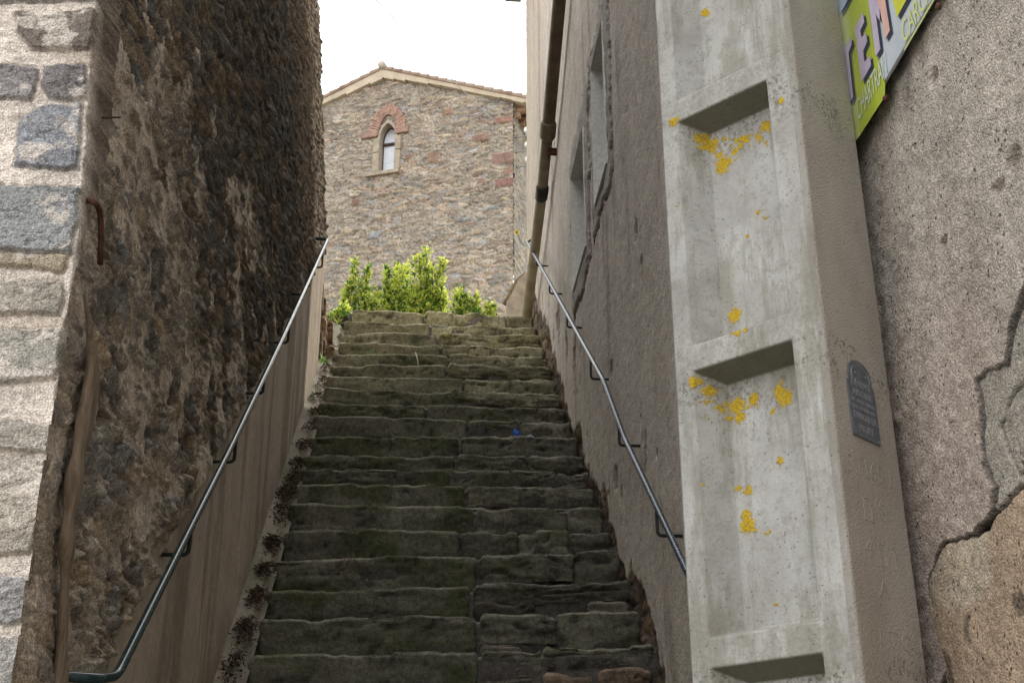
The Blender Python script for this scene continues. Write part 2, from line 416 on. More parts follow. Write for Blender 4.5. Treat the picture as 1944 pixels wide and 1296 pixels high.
colS = colS*np.array((1.0, 1.04, 1.08))*((2.3+2.1*r1b)*(1-.36*sstep(Y, 3.0, 5.2))*(.72+.28*sstep(-Z+.35*Y, -2.6, -1.2)))[..., None]
colS = mixc(colS, np.array((.15, .125, .1))*np.ones_like(colS), (1-m1)*.6)
colS = mixc(colS, np.array((.26, .2, .14))*np.ones_like(colS), sstep(fbm(Y*3, Z*4, Y*0, 3, 39), .38, .6)*.5)
colR = np.array((.68, .59, .49))*(1+.25*fbm(Y*6, Z*8, Y*0, 4, 38))[..., None]
col = mixc(colS, colR, cov*np.where(st_h > ren_h, .35, 1.0))
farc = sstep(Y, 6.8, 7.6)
col = mixc(col, np.array((.26, .2, .14))*(1+.4*(r2-.5))[..., None], farc*.55)  # sunlit strip at the wall's far end, painted in as a warm tone
under = sstep(hrel, -.03, .0)
h = h-.03*(1-sstep(Y, 2.566, 2.66))
h = h*under-.02*(1-under)
Xw = lwx(Y, Z)+h
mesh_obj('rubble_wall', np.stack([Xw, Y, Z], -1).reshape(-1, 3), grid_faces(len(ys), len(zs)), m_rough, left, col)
# smooth plaster skirt
ysp = ys; zp = np.linspace(-.25, 1, 190)
Yp, Tp = np.meshgrid(ysp, zp, indexing='ij')
top = 1.12-.03*(Yp-3)+.05*fbm(Yp*2.2, Yp*0, Yp*0, 4, 3)+.02*fbm(Yp*11, (stair_z(Yp)+1.1)*9, Yp*0, 3, 4)+.02
Zp = stair_z(Yp)+top*Tp
lump = .006*fbm(Yp*2.5, Zp*1.5, Yp*0, 4, 41)
edge = sstep(Tp, .975, 1.0)
Xp = -.742+lump-.05*edge+.006*fbm(Yp*22, Zp*16, Yp*0, 3, 43)*(1-edge)*.4
tone = 1+.16*fbm(Yp*4.5, Zp*.9, Yp*0, 4, 44)+.1*fbm(Yp*14, Zp*1.2, Yp*0, 3, 45)
cP = np.array((.50, .425, .355))*tone[..., None]
cP = mixc(cP, np.array((.23, .195, .14))*np.ones_like(cP), sstep(fbm(Yp*6, Zp*.7, Yp*0, 4, 46), .02, .35)*.7)
cP = mixc(cP, np.array((.1, .085, .06))*np.ones_like(cP), sstep(-Tp, -.22, .12)*.6*sstep(fbm(Yp*5, Zp*5, Yp*0, 3, 47), -.4, .3))
cP = mixc(cP, np.array((.4, .33, .24))*np.ones_like(cP), sstep(Yp, 7.6, 8.3)*.6)  # warm tint carries the painted sunlit strip onto the plaster
mesh_obj('plaster_skirt', np.stack([Xp, Yp, Zp], -1).reshape(-1, 3), grid_faces(len(ysp), len(zp)), m_plaster, left, cP)
# front wall with big blocks (faces the street)
blocks = [
 ([(-60, -20), (20, -60), (262, -60), (262, -5), (120, 2), (-60, 10)], (.2, .2, .215)),
 ([(25, 25), (95, 30), (182, 18), (178, 70), (168, 97), (60, 95), (38, 70)], (.17, .14, .115)),
 ([(-90, 122), (20, 124), (78, 128), (62, 190), (-90, 188)], (.2, .185, .19)),
 ([(85, 128), (165, 124), (168, 192), (96, 190), (76, 160)], (.185, .17, .175)),
 ([(38, 222), (80, 205), (155, 196), (156, 250), (148, 326), (70, 322), (28, 318)], (.2, .215, .25)),
 ([(-90, 350), (60, 353), (152, 360), (148, 420), (136, 482), (-90, 474)], (.235, .25, .26)),
 ([(-90, 480), (132, 484), (122, 520), (60, 512), (-90, 505)], (.33, .265, .17)),
 ([(-90, 535), (120, 533), (126, 560), (112, 602), (-90, 598)], (.32, .29, .235)),
 ([(-90, 622), (60, 628), (124, 620), (120, 690), (104, 722), (-90, 732)], (.31, .29, .25)),
 ([(-90, 800), (30, 795), (104, 806), (96, 838), (92, 862), (-90, 850)], (.33, .3, .25)),
 ([(-90, 868), (30, 866), (96, 872), (84, 960), (60, 1052), (-90, 1060)], (.36, .32, .255)),
 ([(-90, 1085), (20, 1090), (66, 1100), (78, 1150), (62, 1182), (-90, 1186)], (.25, .245, .25)),
 ([(-90, 1205), (20, 1200), (72, 1196), (60, 1250), (48, 1330), (-90, 1340)], (.3, .29, .27)),
 ([(80, 1180), (98, 1200), (90, 1300), (60, 1310), (66, 1230)], (.2, .19, .18))]
FY = 2.56
xs = lines((-8, -1.3, .12), (-1.3, -1.08, .012), (-1.08, -.735, .0024)); zs = lines((0, 1.8, .1), (1.8, 3.75, .0027), (3.75, 8.4, .12))
X, Z = np.meshgrid(xs, zs, indexing='ij')
xn = X+.006*fbm(X*25, Z*25, X*0, 4, 51); zn = Z+.006*fbm(X*25, Z*25, X*0+9, 4, 52)
mc = np.array((.82, .735, .65))
h = .005*fbm(X*8, Z*8, X*0, 4, 53)+.005*fbm(X*36, Z*60, X*0, 4, 54, .65)
col = mc*(1+.12*fbm(X*9, Z*14, X*0, 4, 55))[..., None]
col = mixc(col, np.array((.6, .5, .4))*np.ones_like(col), sstep(fbm(X*5, Z*9, X*0, 4, 56), .05, .5)*.6)
for k, (P, bc) in enumerate(blocks):
    bc = .65*np.array(bc)+.35*np.mean(bc)*np.array((1.06, 1, .94))
    Pw = [(lambda q: (q[0], q[2]))(on_y(px, py, FY)) for px, py in P]
    s_ = poly_sd(xn, zn, Pw)+.004*fbm(X*60, Z*60, X*0, 3, 57+k)
    m = sstep(s_, -.003, .004)
    hs_ = .006*sstep(s_, 0, .006)+.008*fbm(X*11+k*4, Z*18, X*0, 6, 60+k, .62)+.005*np.abs(fbm(X*26+k, Z*44, X*0, 4, 80+k))-.004*sstep(np.abs(fbm(X*14, Z*30, X*0, 3, 90+k)), .05, 0)
    gap_ = -.006*sstep(np.abs(s_), .005, 0)
    h = h*(1-m)+(hs_+.004)*m+gap_
    bcol = 1.5*np.array(bc)*(1+.25*fbm(X*12, Z*20, X*0+k, 4, 120+k))[..., None]
    sm = sstep(fbm(X*13+k, Z*17, X*0, 5, 140+k, .65), .16, .3)*.75  # lime smeared over the face
    bcol = mixc(bcol, np.array((.74, .67, .6))*np.ones_like(bcol), sm)
    col = mixc(col, bcol, m)
# broken right edge
cx = np.array([on_y(px, py, FY)[0] for px, py in ((186, -40), (170, 100), (160, 300), (152, 380), (140, 500), (122, 620), (104, 740), (98, 880), (66, 1060), (84, 1180), (60, 1340))])
cz = np.array([on_y(px, py, FY)[2] for px, py in ((186, -40), (170, 100), (160, 300), (152, 380), (140, 500), (122, 620), (104, 740), (98, 880), (66, 1060), (84, 1180), (60, 1340))])
o_ = np.argsort(cz); xc = np.interp(Z, cz[o_], cx[o_])+.007*fbm(Z*20, Z*0, Z*0, 4, 160)
past = np.clip(X-xc, 0, None)
h = h-past*4.5-.03*sstep(past, 0, .01)+.06*fbm(X*22, Z*17, X*0, 5, 161, .6)*sstep(past, 0, .02)
brk = np.array((.24, .2, .16))*(1+.6*fbm(X*18, Z*22, X*0, 4, 162))[..., None]
col = mixc(col, brk, sstep(past, -.001, .01))
Yf = FY-h
mesh_obj('front_wall', np.stack([X, Yf, Z], -1).reshape(-1, 3), grid_faces(len(xs), len(zs), False, past[:-1, :-1] < .024), m_block, left, col)
# far end, back and top of the house so that it is a solid building
mw = plain('house_back', (.3, .24, .18), .95, .3, 5, .6, .02)
mb = MB(); mb.quad((-.79, 9.02, 0), (-8, 9.02, 0), (-8, 9.02, 8.4), (-.94, 9.02, 8.4)); mb.quad((-8, 9.02, 0), (-8, 2.56, 0), (-8, 2.56, 8.4), (-8, 9.02, 8.4))
mb.build('back_wall', mw, left)
MB().box((-4.7, 5.8, 8.46), (7.0, 6.3, .12)).build('roof', plain('roof_tile', (.35, .2, .13)), left)
m_rust = plain('rusty_iron', (.10, .045, .03), .85, .5, 60, .8, .003, .3)
hk = MB(); pts = [(-.79, 2.60, 2.985), (-.735, 2.60, 2.98)]+[on_x(px, py, -.715) for px, py in ((183, 386), (191, 405), (192, 450), (190, 503))]
hk.tube(bend(pts, .02), [.0065]*len(bend(pts, .02)), 10); hk.build('hook', m_rust, left, smooth=True)
a = on_x(187, 224, -.755); b = on_y(228, 218, 2.62)
MB().tube([a, (a[0]+.05, a[1]+.0, a[2]+.004)], .0025, 8).build('nail', plain('dark_iron', (.05, .045, .04)), left, smooth=True)
# brown stem down the broken corner
pts = [on_x(px, py, -.722) for px, py in ((160, 560), (172, 640), (176, 720), (160, 800), (146, 880), (132, 960), (126, 1040), (122, 1120), (118, 1200), (114, 1296), (106, 1400))]
P = np.array(pts); t = np.linspace(0, len(P)-1, 90); PP = np.stack([np.interp(t, range(len(P)), P[:, k]) for k in range(3)], -1)
k_ = np.ones(9)/9; 
for c_ in range(3): PP[4:-4, c_] = np.convolve(PP[:, c_], k_, 'valid')
seg = 20; th = np.linspace(0, 2*pi, seg, endpoint=False)
V = []
for i, p in enumerate(PP):
    r = .013+.006*sin(i*.05)**2+.006*float(vnoise(i*.15, 0, 0, 5))
    if i < 12: r *= (i+2)/14
    for k in th:
        rr = r*(1+.12*float(vnoise(k*2.2, i*.03, 3, 6)))
        V.append((p[0]+rr*cos(k)*.9, p[1]+rr*sin(k)*1.9, p[2]))
Fc = [(i*seg+k, i*seg+(k+1) % seg, (i+1)*seg+(k+1) % seg, (i+1)*seg+k) for i in range(len(PP)-1) for k in range(seg)]
M = Mat('dead_wood'); n = M.noise(6, 6, .6, M.scale((14, 14, 1.6)))
M.set('Base Color', M.ramp(n, [(.3, (.14, .10, .065)), (.5, (.23, .175, .125)), (.72, (.34, .27, .2))])); M.set('Normal', M.bump(n, .7, .006))
tag(mesh_obj('dead_ivy_stem', V, Fc, M.m), 'brown weathered woody stem running down the broken corner of the left house', 'stem')

# ------------------------------------------------------------------ right house
RX = .97
right = thing('rendered_house', (4, 5, 0), 'tall house with pitted grey-pink roughcast forming the right side of the alley', 'house')
WIN = [(6.82, 7.45, 5.12, 5.94), (5.95, 6.42, 5.16, 6.07)]
def cut_lines(a, extra):
    a = np.array(sorted(set(list(a)))); 
    for e in extra: a[np.argmin(np.abs(a-e))] = e
    return np.array(sorted(set(a)))
# near part
ys = lines((-6, 1.2, .15), (1.2, 1.7, .02), (1.7, 2.75, .0028), (2.75, 3.5, .02)); zs = lines((0, 1.7, .1), (1.7, 3.7, .0032), (3.7, 11, .15))
Y, Z = np.meshgrid(ys, zs, indexing='ij')
hole = [(-.2, 3.4)]
hp = [(1.60, 2.75), (1.76, 2.66), (1.855, 2.47), (1.93, 2.43), (1.97, 2.385), (2.03, 2.405), (2.085, 2.40), (2.088, 2.33), (2.10, 2.255), (2.07, 2.20), (2.10, 2.165), (2.2, 2.155), (2.30, 2.168), (2.36, 2.15), (2.40, 2.12), (2.405, 2.02), (2.37, 1.96), (2.45, 1.90), (2.5, 1.7), (2.4, 1.2), (1.3, 1.2), (1.3, 2.7)]
yn = Y+.012*fbm(Y*14, Z*14, Y*0, 4, 201); zn = Z+.014*fbm(Y*16, Z*14, Y*0+7, 4, 202)+.008*fbm(Y*45, Z*45, Y*0+7, 4, 199)
s_ = poly_sd(yn, zn, hp)
m = sstep(s_, -.001, .002)
rend = .008*fbm(Y*3, Z*3, Y*0, 4, 203)+.004*fbm(Y*30, Z*40, Y*0, 4, 204)+.004*sstep(fbm(Y*12, Z*16, Y*0, 3, 205), .3, .6)
tone = 1+.16*fbm(Y*4, Z*1.6, Y*0, 4, 206)+.14*fbm(Y*22, Z*9, Y*0, 3, 207)
cR = np.array((.41, .37, .32))*tone[..., None]
cR = mixc(cR, np.array((.12, .105, .09))*np.ones_like(cR), sstep(fbm(Y*5, Z*2.0, Y*0, 5, 208, .6)+.3*sstep(Y, 2.2, 2.6), .12, .55)*.75)
cR = mixc(cR, np.array((.36, .27, .23))*np.ones_like(cR), sstep(-Z, -2.9, -2.3)*sstep(Y, 1.8, 2.1)*.5)
# exposed boulders: grey one above, ochre one below
gb = poly_sd(yn, zn, [(1.3, 2.9), (1.9, 2.6), (2.12, 2.45), (2.12, 2.24), (2.07, 2.185), (1.98, 2.2), (1.3, 2.2)])
ob = poly_sd(yn, zn, [(1.3, 2.17), (1.9, 2.19), (2.06, 2.165), (2.14, 2.15), (2.3, 2.17), (2.42, 2.13), (2.43, 2.0), (2.33, 1.8), (2.3, 1.4), (1.3, 1.4)])
bl = -.008+.001*sstep(gb, -.06, -.04)+.012*sstep(ob, -.04, .05)-.02*sstep(np.abs(ob), .01, 0)+.010*fbm(Y*6, Z*8, Y*0, 5, 210)+.0025*fbm(Y*40, Z*60, Y*0, 3, 209)
crk = poly_sd(yn, zn, [(1.5, 2.5), (1.97, 2.33), (2.03, 2.29), (1.99, 2.20), (1.5, 2.2)])
bl -= .012*sstep(np.abs(crk), .008, 0)*(gb > 0)
cB = mixc(np.array((.1, .085, .07))*np.ones(Y.shape+(3,)), np.array((.34, .31, .265))*(1+.2*fbm(Y*8, Z*8, Y*0, 4, 211))[..., None], sstep(gb, -.06, -.04))
oc = np.array((.36, .27, .19))*(1+.28*fbm(Y*6, Z*5, Y*0, 5, 212))[..., None]
oc = mixc(oc, np.array((.42, .36, .28))*np.ones_like(oc), sstep(fbm(Y*5, Z*7, Y*0, 4, 213)+.35*sstep(Z, 2.0, 2.17), .1, .45)*.8)
oc = mixc(oc, np.array((.09, .07, .055))*np.ones_like(oc), sstep(fbm(Y*20, Z*14, Y*0, 4, 214), .42, .55)*.7)
cB = mixc(cB, oc, sstep(ob, -.002, .004)); cB = mixc(cB, cB*.25, sstep(np.abs(ob), .008, .001)); cB = mixc(cB, cB*.3, sstep(np.abs(crk), .006, .001)*(gb > 0)*.8)
h = rend*(1-m)+(bl-.006)*m
col = mixc(cR, cB, m); col = mixc(col, col*.22, sstep(np.abs(s_-.002), .0045, .0015)*sstep(fbm(Y*6, Z*6, Y*0, 3, 198), -.45, -.1)*.9)
# small spalls
for (a, b, r) in ((on_x(1773, 150, RX)[1], on_x(1773, 150, RX)[2], .02), (on_x(1795, 462, RX)[1], on_x(1795, 462, RX)[2], .014), (on_x(1895, 352, RX)[1], on_x(1895, 352, RX)[2], .02), (on_x(1925, 310, RX)[1], on_x(1925, 310, RX)[2], .025)):
    q = sstep(np.hypot((yn-a)*.7, (zn-b)*1.0)+.006*fbm(Y*50, Z*50, Y*0, 3, 220), r, r*.5)
    h -= .012*q; col = mixc(col, np.array((.38, .33, .29))*np.ones_like(col), q*.6)
mesh_obj('near_wall', np.stack([RX-h, Y, Z], -1).reshape(-1, 3), grid_faces(len(ys), len(zs), True), m_roughcast, right, col)
# far part with the two openings
ys = [3.5]
while ys[-1] < 10.9: ys.append(ys[-1]+min(.03, max(.0075, ys[-1]**2/1900)))
ys = cut_lines(ys, [v for w_ in WIN for v in w_[:2]]+[10.9]); zs = cut_lines(lines((0, 1.9, .1), (1.9, 7.2, .0065), (7.2, 10.6, .012), (10.6, 11, .1)), [v for w_ in WIN for v in w_[2:]])
Y, Z = np.meshgrid(ys, zs, indexing='ij'); hs0 = Z-stair_z(Y)
tone = 1+.1*fbm(Y*5, Z*1.0, Y*0, 4, 230)+.1*fbm(Y*30, Z*14, Y*0, 3, 231)
cR = np.array((.58, .52, .45))*tone[..., None]
cR = mixc(cR, np.array((.42, .36, .29))*(1+.2*fbm(Y*9, Z*.8, Y*0, 4, 232))[..., None], sstep(Y, 8.6, 9.8)*sstep(Z, 6.2, 7.4)*.85)
cR = mixc(cR, np.array((.26, .2, .165))*np.ones_like(cR), sstep(fbm(Y*7, Z*.9, Y*0, 4, 233), .2, .5)*.45)
h = .008*fbm(Y*2.5, Z*2.5, Y*0, 4, 234)+.003*fbm(Y*28, Z*36, Y*0, 3, 235)
# eroded strip along the foot, rubble showing through
er = fbm(Y*3.2, Z*2.2, Y*0, 5, 236, .6)*.28+.10+.25*sstep(Y, 7.5, 10)
es = er-hs0
f1, ed, r1, r2 = worley((Y+.03*fbm(Y*5, Z*5, Y*0, 3, 237))/.17, (Z+.02*fbm(Y*6, Z*6, Y*0, 3, 238))/.1, 44)
em = sstep(es+.02*fbm(Y*20, Z*20, Y*0, 3, 239), -.01, .02)
eh = -.03+.02*sstep(ed, .0, .2)*(.3+.7*r1)+.03*fbm(Y*9, Z*13, Y*0, 5, 240, .6)
cE = palette(r2, [(.15, .11, .075), (.2, .14, .09), (.11, .09, .075), (.17, .14, .1), (.22, .16, .1)])*1.2*(.8+.3*fbm(Y*12, Z*14, Y*0, 3, 241))[..., None]
cE = mixc(cE, np.array((.13, .11, .09))*np.ones_like(cE), (1-sstep(ed, .03, .2))*.8)
h = h*(1-em)+eh*em; col = mixc(cR, cE, em)
# flaked spots
fl = sstep(fbm(Y*4.5, Z*2.4, Y*0, 5, 242, .6)-.25*sstep(hs0, .2, 1.6), .3, .36)
h -= .01*fl; col = mixc(col, np.array((.17, .125, .09))*np.ones_like(col), fl*.8)
for (px, py, a_, b_) in ((1208, 435, .05, .06), (1218, 510, .03, .08), (1160, 700, .05, .05), (1170, 905, .06, .08), (1180, 940, .03, .05), (1245, 860, .02, .02)):
    q = on_x(px, py, RX); e = sstep(np.hypot((Y-q[1])/a_, (Z-q[2])/b_)+.5*fbm(Y*25, Z*25, Y*0, 3, 243), 1.0, .7)
    h -= .016*e; col = mixc(col, np.array((.26, .2, .15))*np.ones_like(col), e*.7)
# raised cement surrounds of the openings
for k, (a, b, c, d) in enumerate(WIN):
    dd = np.maximum(np.maximum(a-Y, Y-b), np.maximum(c-Z, Z-d))
    lim = .12+.13*fbm(Y*5, Z*3.5, Y*0+k, 5, 245+k, .6)+.07*sstep(Z, d, d+.2)
    ring = sstep(lim+.015*fbm(Y*18, Z*18, Y*0, 3, 247)-dd, -.002, .006)*(dd > -.001)
    h = h*(1-ring)+(.012+.010*fbm(Y*14, Z*14, Y*0, 4, 248))*ring
    crack = sstep(np.abs(lim-dd+.012), .014, 0)
    h -= .02*crack
    col = mixc(col, np.array((.40, .37, .33))*(1+.3*fbm(Y*16, Z*16, Y*0, 4, 249))[..., None], ring)
    col = mixc(col, np.array((.08, .07, .06))*np.ones_like(col), crack*.7*(dd > 0))
yc = (Y[:-1, :-1]+Y[1:, 1:])/2; zc = (Z[:-1, :-1]+Z[1:, 1:])/2
keep = np.ones(yc.shape, bool)
for (a, b, c, d) in WIN: keep &= ~((yc > a) & (yc < b) & (zc > c) & (zc < d))
mesh_obj('far_wall', np.stack([RX-h, Y, Z], -1).reshape(-1, 3), grid_faces(len(ys), len(zs), True, keep), m_roughcast, right, col)
m_reveal = plain('cement_reveal', (.62, .61, .57), .95, .15, 40, .3, .003)
m_glass = Mat('window_glass'); m_glass.set('Base Color', (.04, .05, .06)); m_glass.set('Roughness', .08); m_glass = m_glass.m
for (a, b, c, d) in WIN:
    mb = MB(); x0, x1 = RX-.022, RX+.30
    mb.quad((x0, b, c), (x0, b, d), (x1, b, d), (x1, b, c)); mb.quad((x0, a, c), (x1, a, c), (x1, a, d), (x0, a, d))
    mb.quad((x0, a, d), (x1, a, d), (x1, b, d), (x0, b, d)); mb.quad((x0, a, c), (x0, b, c), (x1, b, c), (x1, a, c))
    wv = mb.build('window', m_reveal, right)
    fr = MB(); xf = RX+.27
    for (cy_, cz_, sy_, sz_) in (((a+b)/2, c+.03, b-a-.006, .054), ((a+b)/2, d-.03, b-a-.006, .054), (a+.03, (c+d)/2, .054, d-c-.126), (b-.03, (c+d)/2, .054, d-c-.126), ((a+b)/2, (c+d)/2, .035, d-c-.126)):
        fr.box((xf, cy_, cz_), (.04, sy_, sz_))
    f_ = fr.build('frame', plain('grey_window_wood', (.3, .29, .27)), wv); f_.location = (0, 0, 0)
    g_ = MB().box((xf+.005, (a+b)/2, (c+d)/2), (.006, b-a-.11, d-c-.11)).build('pane', m_glass, wv); g_.location = (0, 0, 0)
# rest of the house
mb = MB(); mb.quad((RX+.005, 10.9, 0), (RX+.005, 10.9, 11), (9, 10.9, 11), (9, 10.9, 0)); mb.quad((RX, -6, 0), (9, -6, 0), (9, -6, 11), (RX, -6, 11)); mb.quad((9, -6, 0), (9, 10.9, 0), (9, 10.9, 11), (9, -6, 11))
mb.build('back_wall', mw, right)
MB().box((5, 2.45, 11.06), (8.3, 17.1, .12)).build('roof', plain('roof_tile_2', (.35, .2, .13)), right)
q = on_y(978, 2, 10.86); MB().box((q[0]-.02, 10.86, q[2]+.02), (.16, .05, .03)).build('eave_bracket', plain('zinc', (.2, .21, .22), .5), right)
# drain pipe
m_pipe = Mat('old_drainpipe'); n = m_pipe.noise(9, 6, .6); z_ = m_pipe.sep(2)
lo = m_pipe.mr(z_, 6.2, 6.9, 1, 0)
m_pipe.set('Base Color', m_pipe.mix(lo, m_pipe.ramp(n, [(.35, (.10, .075, .045)), (.65, (.18, .14, .09))]), m_pipe.ramp(n, [(.35, (.27, .22, .14)), (.65, (.38, .33, .24))])))
m_pipe.set('Roughness', .6); m_pipe.set('Normal', m_pipe.bump(n, .3, .004))
PA, PB, PC, PD = (np.array(on_x(px, py, .895)) for px, py in ((1062, 0), (1040, 252), (1028, 372), (1000, 600)))
PT = PA+(PA-PB)*3.5; PT = np.array((.895, PT[1], PT[2]))
pipe = MB().tube([PT, PA, PB], .047, 20).build('drainpipe', m_pipe.m, right, smooth=True)
p2 = MB().tube([PB, PC, PD], .041, 20).build('pipe_section', m_pipe.m, pipe, smooth=True); p2.location = (0, 0, 0)
dn = (PB-PA)/np.linalg.norm(PB-PA)
c1 = MB().tube([PB-dn*.09, PB-dn*.07, PB+dn*.03, PB+dn*.06], [.05, .06, .06, .045], 20).build('collar', m_pipe.m, pipe, smooth=True); c1.location = (0, 0, 0)
dn2 = (PD-PC)/np.linalg.norm(PD-PC)
c2 = MB().tube([PC-dn2*.1, PC-dn2*.09, PC+dn2*.02, PC+dn2*.03], [.043, .05, .05, .043], 20).build('coupling', plain('black_rubber', (.02, .02, .02), .5), pipe, smooth=True); c2.location = (0, 0, 0)
cl = MB().box((.95, PB[1]+.1, PB[2]-.1), (.1, .03, .05)).build('pipe_clip', m_rust, pipe); cl.location = (0, 0, 0)

# ------------------------------------------------------------------ handrails
M = Mat('rail_paint'); n = M.noise(45, 4, .6)
M.set('Base Color', M.mix(M.mr(n, .62, .72), (.008, .035, .04), (.04, .05, .05))); M.set('Roughness', M.mr(n, .3, .7, .16, .3)); M.b.inputs['Specular IOR Level'].default_value = .6
M.set('Metallic', .0); M.set('Normal', M.bump(M.noise(120), .15, .001)); m_rail = M.m
M = Mat('rail_paint_worn'); n = M.noise(60, 5, .65)
M.set('Base Color', M.mix(M.mr(n, .52, .62), (.02, .04, .06), (.13, .16, .21))); M.set('Roughness', M.mr(n, .3, .7, .22, .4)); M.set('Metallic', .15); M.b.inputs['Specular IOR Level'].default_value = .6
M.set('Normal', M.bump(n, .3, .001)); m_rail2 = M.m
m_brk = plain('black_bracket_paint', (.02, .024, .025), .45, .3, 60, .2, .001, .2, .5)
def make_rail(path, wallx, brk, m, label, nm='handrail', r=.0115):
    t = thing(nm, (path[1][0], path[1][1], path[1][2]-.9), label, 'handrail', 'handrails fixed to the alley walls')
    MB().tube(bend(path, .05, 6), r, 14).build('rail', m, t, smooth=True)
    P = np.array(path[1:-1])
    rx = path[1][0]
    for (px, py) in brk:
        b = on_x(px, py, wallx)
        y_r = b[1]; zr_ = np.interp(y_r, P[:, 1], P[:, 2])
        x0 = wallx+(-.03 if wallx < 0 else .03)
        pts = [(x0, y_r, b[2]), (rx, y_r, b[2]), (rx, y_r, max(zr_-.006, b[2]+.03))]
        MB().tube(bend(pts, .02, 5), .0065, 10).build('bracket', m_brk, t, smooth=True)
    return t
LX = -.66
lp = [on_x(165, 1290, LX)]
lp = [(-.76, 2.86, 2.0), on_x(185, 1289, LX), on_x(222, 1282, LX), on_x(440, 845, LX), on_x(537, 640, LX), on_x(622, 454, LX), (-.76, 8.2, on_x(622, 454, LX)[2]+.01)]
make_rail(lp, -.74, [(305, 1052), (402, 876), (463, 746), (516, 650), (553, 558), (588, 507)], m_rail, 'glossy dark green tubular handrail bracketed to the plaster of the left wall')
RXr = .88
e = on_x(1000, 459, RXr)
rp = [(.98, 2.75, on_x(1300, 1075, RXr)[2]-1.1), (RXr, 2.75, on_x(1300, 1075, RXr)[2]-1.08), on_x(1300, 1075, RXr), on_x(1185, 830, RXr), on_x(1145, 720, RXr), on_x(1022, 497, RXr), e, (.98, e[1]-.05, e[2]+.02)]
make_rail(rp, RX, [(1040, 505), (1068, 558), (1105, 622), (1155, 720), (1215, 846), (1295, 1017)], m_rail2, 'worn grey-blue tubular handrail bracketed to the roughcast right wall')

# ------------------------------------------------------------------ concrete pole
PN = np.array((.7647, 2.2485)); PF = np.array((-.6642, .7475)); PS = np.array((.7475, .6642))
W1, W2 = .360, .250
def pole_pt(s, t, z):
    k = 1+.022*(2.6-z)/1.1; c = np.array((.5*W1, .5*W2)); s2 = c[0]+(s-c[0])*k; t2 = c[1]+(t-c[1])*k
    p = PN+PF*s2+PS*t2-np.array((.006*(z-2.6), 0)); return (p[0], p[1], z)
pole = thing('utility_pole', (PN[0], PN[1]+.2, 0), 'tall pale concrete utility pole with ladder-like recesses and yellow lichen spots', 'utility pole')
rec = []
z = 1.965-.601*3
while z < 9:
    rec.append((z-.545, z)); z += .601
ls, rs_ = .308, .068
bmv = MB()
def ring_rec(s0, s1, zt_, zb_, dep, out=0):
    pass
zc_ = [-.3]
for a, b in rec: zc_ += [a, b]
zc_ = [q for q in zc_ if q > -.31]; zc_.append(9.2)
zc_[1] = max(zc_[1], -.2) if zc_[1] < zc_[0] else zc_[1]
ch = .006
# faces: outer shell
segs = []
def Q(*p): bmv.quad(*p)
lo, hi = 0.0, 9.2
rec = [(max(a, .05), b) for a, b in rec if b > .3]
nz = [lo]
for a, b in rec: nz += [a, b]
nz.append(hi)
chm = .012
outer = [(chm, 0), (W1-chm, 0), (W1, chm), (W1, W2-chm), (W1-chm, W2), (chm, W2), (0, W2-chm), (0, chm)]
for i in range(1, 8):   # every outer side but the front
    (s0, t0), (s1, t1) = outer[i], outer[(i+1) % 8]
    zz = np.linspace(lo, hi, 24)
    for z0, z1 in zip(zz[:-1], zz[1:]): Q(pole_pt(s0, t0, z0), pole_pt(s0, t0, z1), pole_pt(s1, t1, z1), pole_pt(s1, t1, z0))
bmv.quad(*[pole_pt(s, t, hi) for s, t in outer][::-1])
for z0, z1 in zip(nz[:-1], nz[1:]):
    Q(pole_pt(chm, 0, z0), pole_pt(chm, 0, z1), pole_pt(rs_, 0, z1), pole_pt(rs_, 0, z0))
    Q(pole_pt(ls, 0, z0), pole_pt(ls, 0, z1), pole_pt(W1-chm, 0, z1), pole_pt(W1-chm, 0, z0))
for k in range(0, len(nz)-1, 2):
    Q(pole_pt(rs_, 0, nz[k]), pole_pt(rs_, 0, nz[k+1]), pole_pt(ls, 0, nz[k+1]), pole_pt(ls, 0, nz[k]))
D = .062
for a, b in rec:
    F4 = [(rs_, 0, a), (ls, 0, a), (ls, 0, b), (rs_, 0, b)]
    B4 = [(rs_+.026, D, a+.016), (ls-.045, D, a+.016), (ls-.045, D, b-.025), (rs_+.026, D, b-.025)]
    for i in range(4):
        j = (i+1) % 4
        Q(pole_pt(*F4[i]), pole_pt(*B4[i]), pole_pt(*B4[j]), pole_pt(*F4[j]))
    Q(*[pole_pt(*q) for q in (B4[0], B4[3], B4[2], B4[1])])
# concrete material with lichen
M = Mat('pole_concrete')
def frontpt(px, py, off=0.0):
    n = (PS[0], PS[1]); d = ray(px, py); t = (PN[0]*n[0]+PN[1]*n[1]+off)/(d[0]*n[0]+d[1]*n[1]); return (t*d[0], t*d[1], EZ+t*d[2])
n1 = M.noise(7, 6, .6); n2 = M.noise(40, 5, .65); n3 = M.noise(160, 3, .6)
base = M.ramp(n1, [(.3, (.3, .294, .272)), (.5, (.385, .38, .355)), (.68, (.46, .457, .435))])
base = M.mix(M.mr(n2, .47, .7, 0, .5), base, (.25, .24, .21)); base = M.mix(M.math('MULTIPLY', M.mr(n3, .55, .72), .35), base, (.16, .15, .12))
base = M.mix(M.math('MULTIPLY', M.mr(M.noise(5, 7, .7, M.scale((3, 3, .5))), .48, .6), .5), base, (.2, .185, .14))
geo = M.t.nodes.new('ShaderNodeNewGeometry')
pd0 = M.t.nodes.new('ShaderNodeVectorMath'); pd0.operation = 'SUBTRACT'; M.t.links.new(M.tc, pd0.inputs[0]); pd0.inputs[1].default_value = (PN[0]+PF[0]*.03, PN[1]+PF[1]*.03, 0)
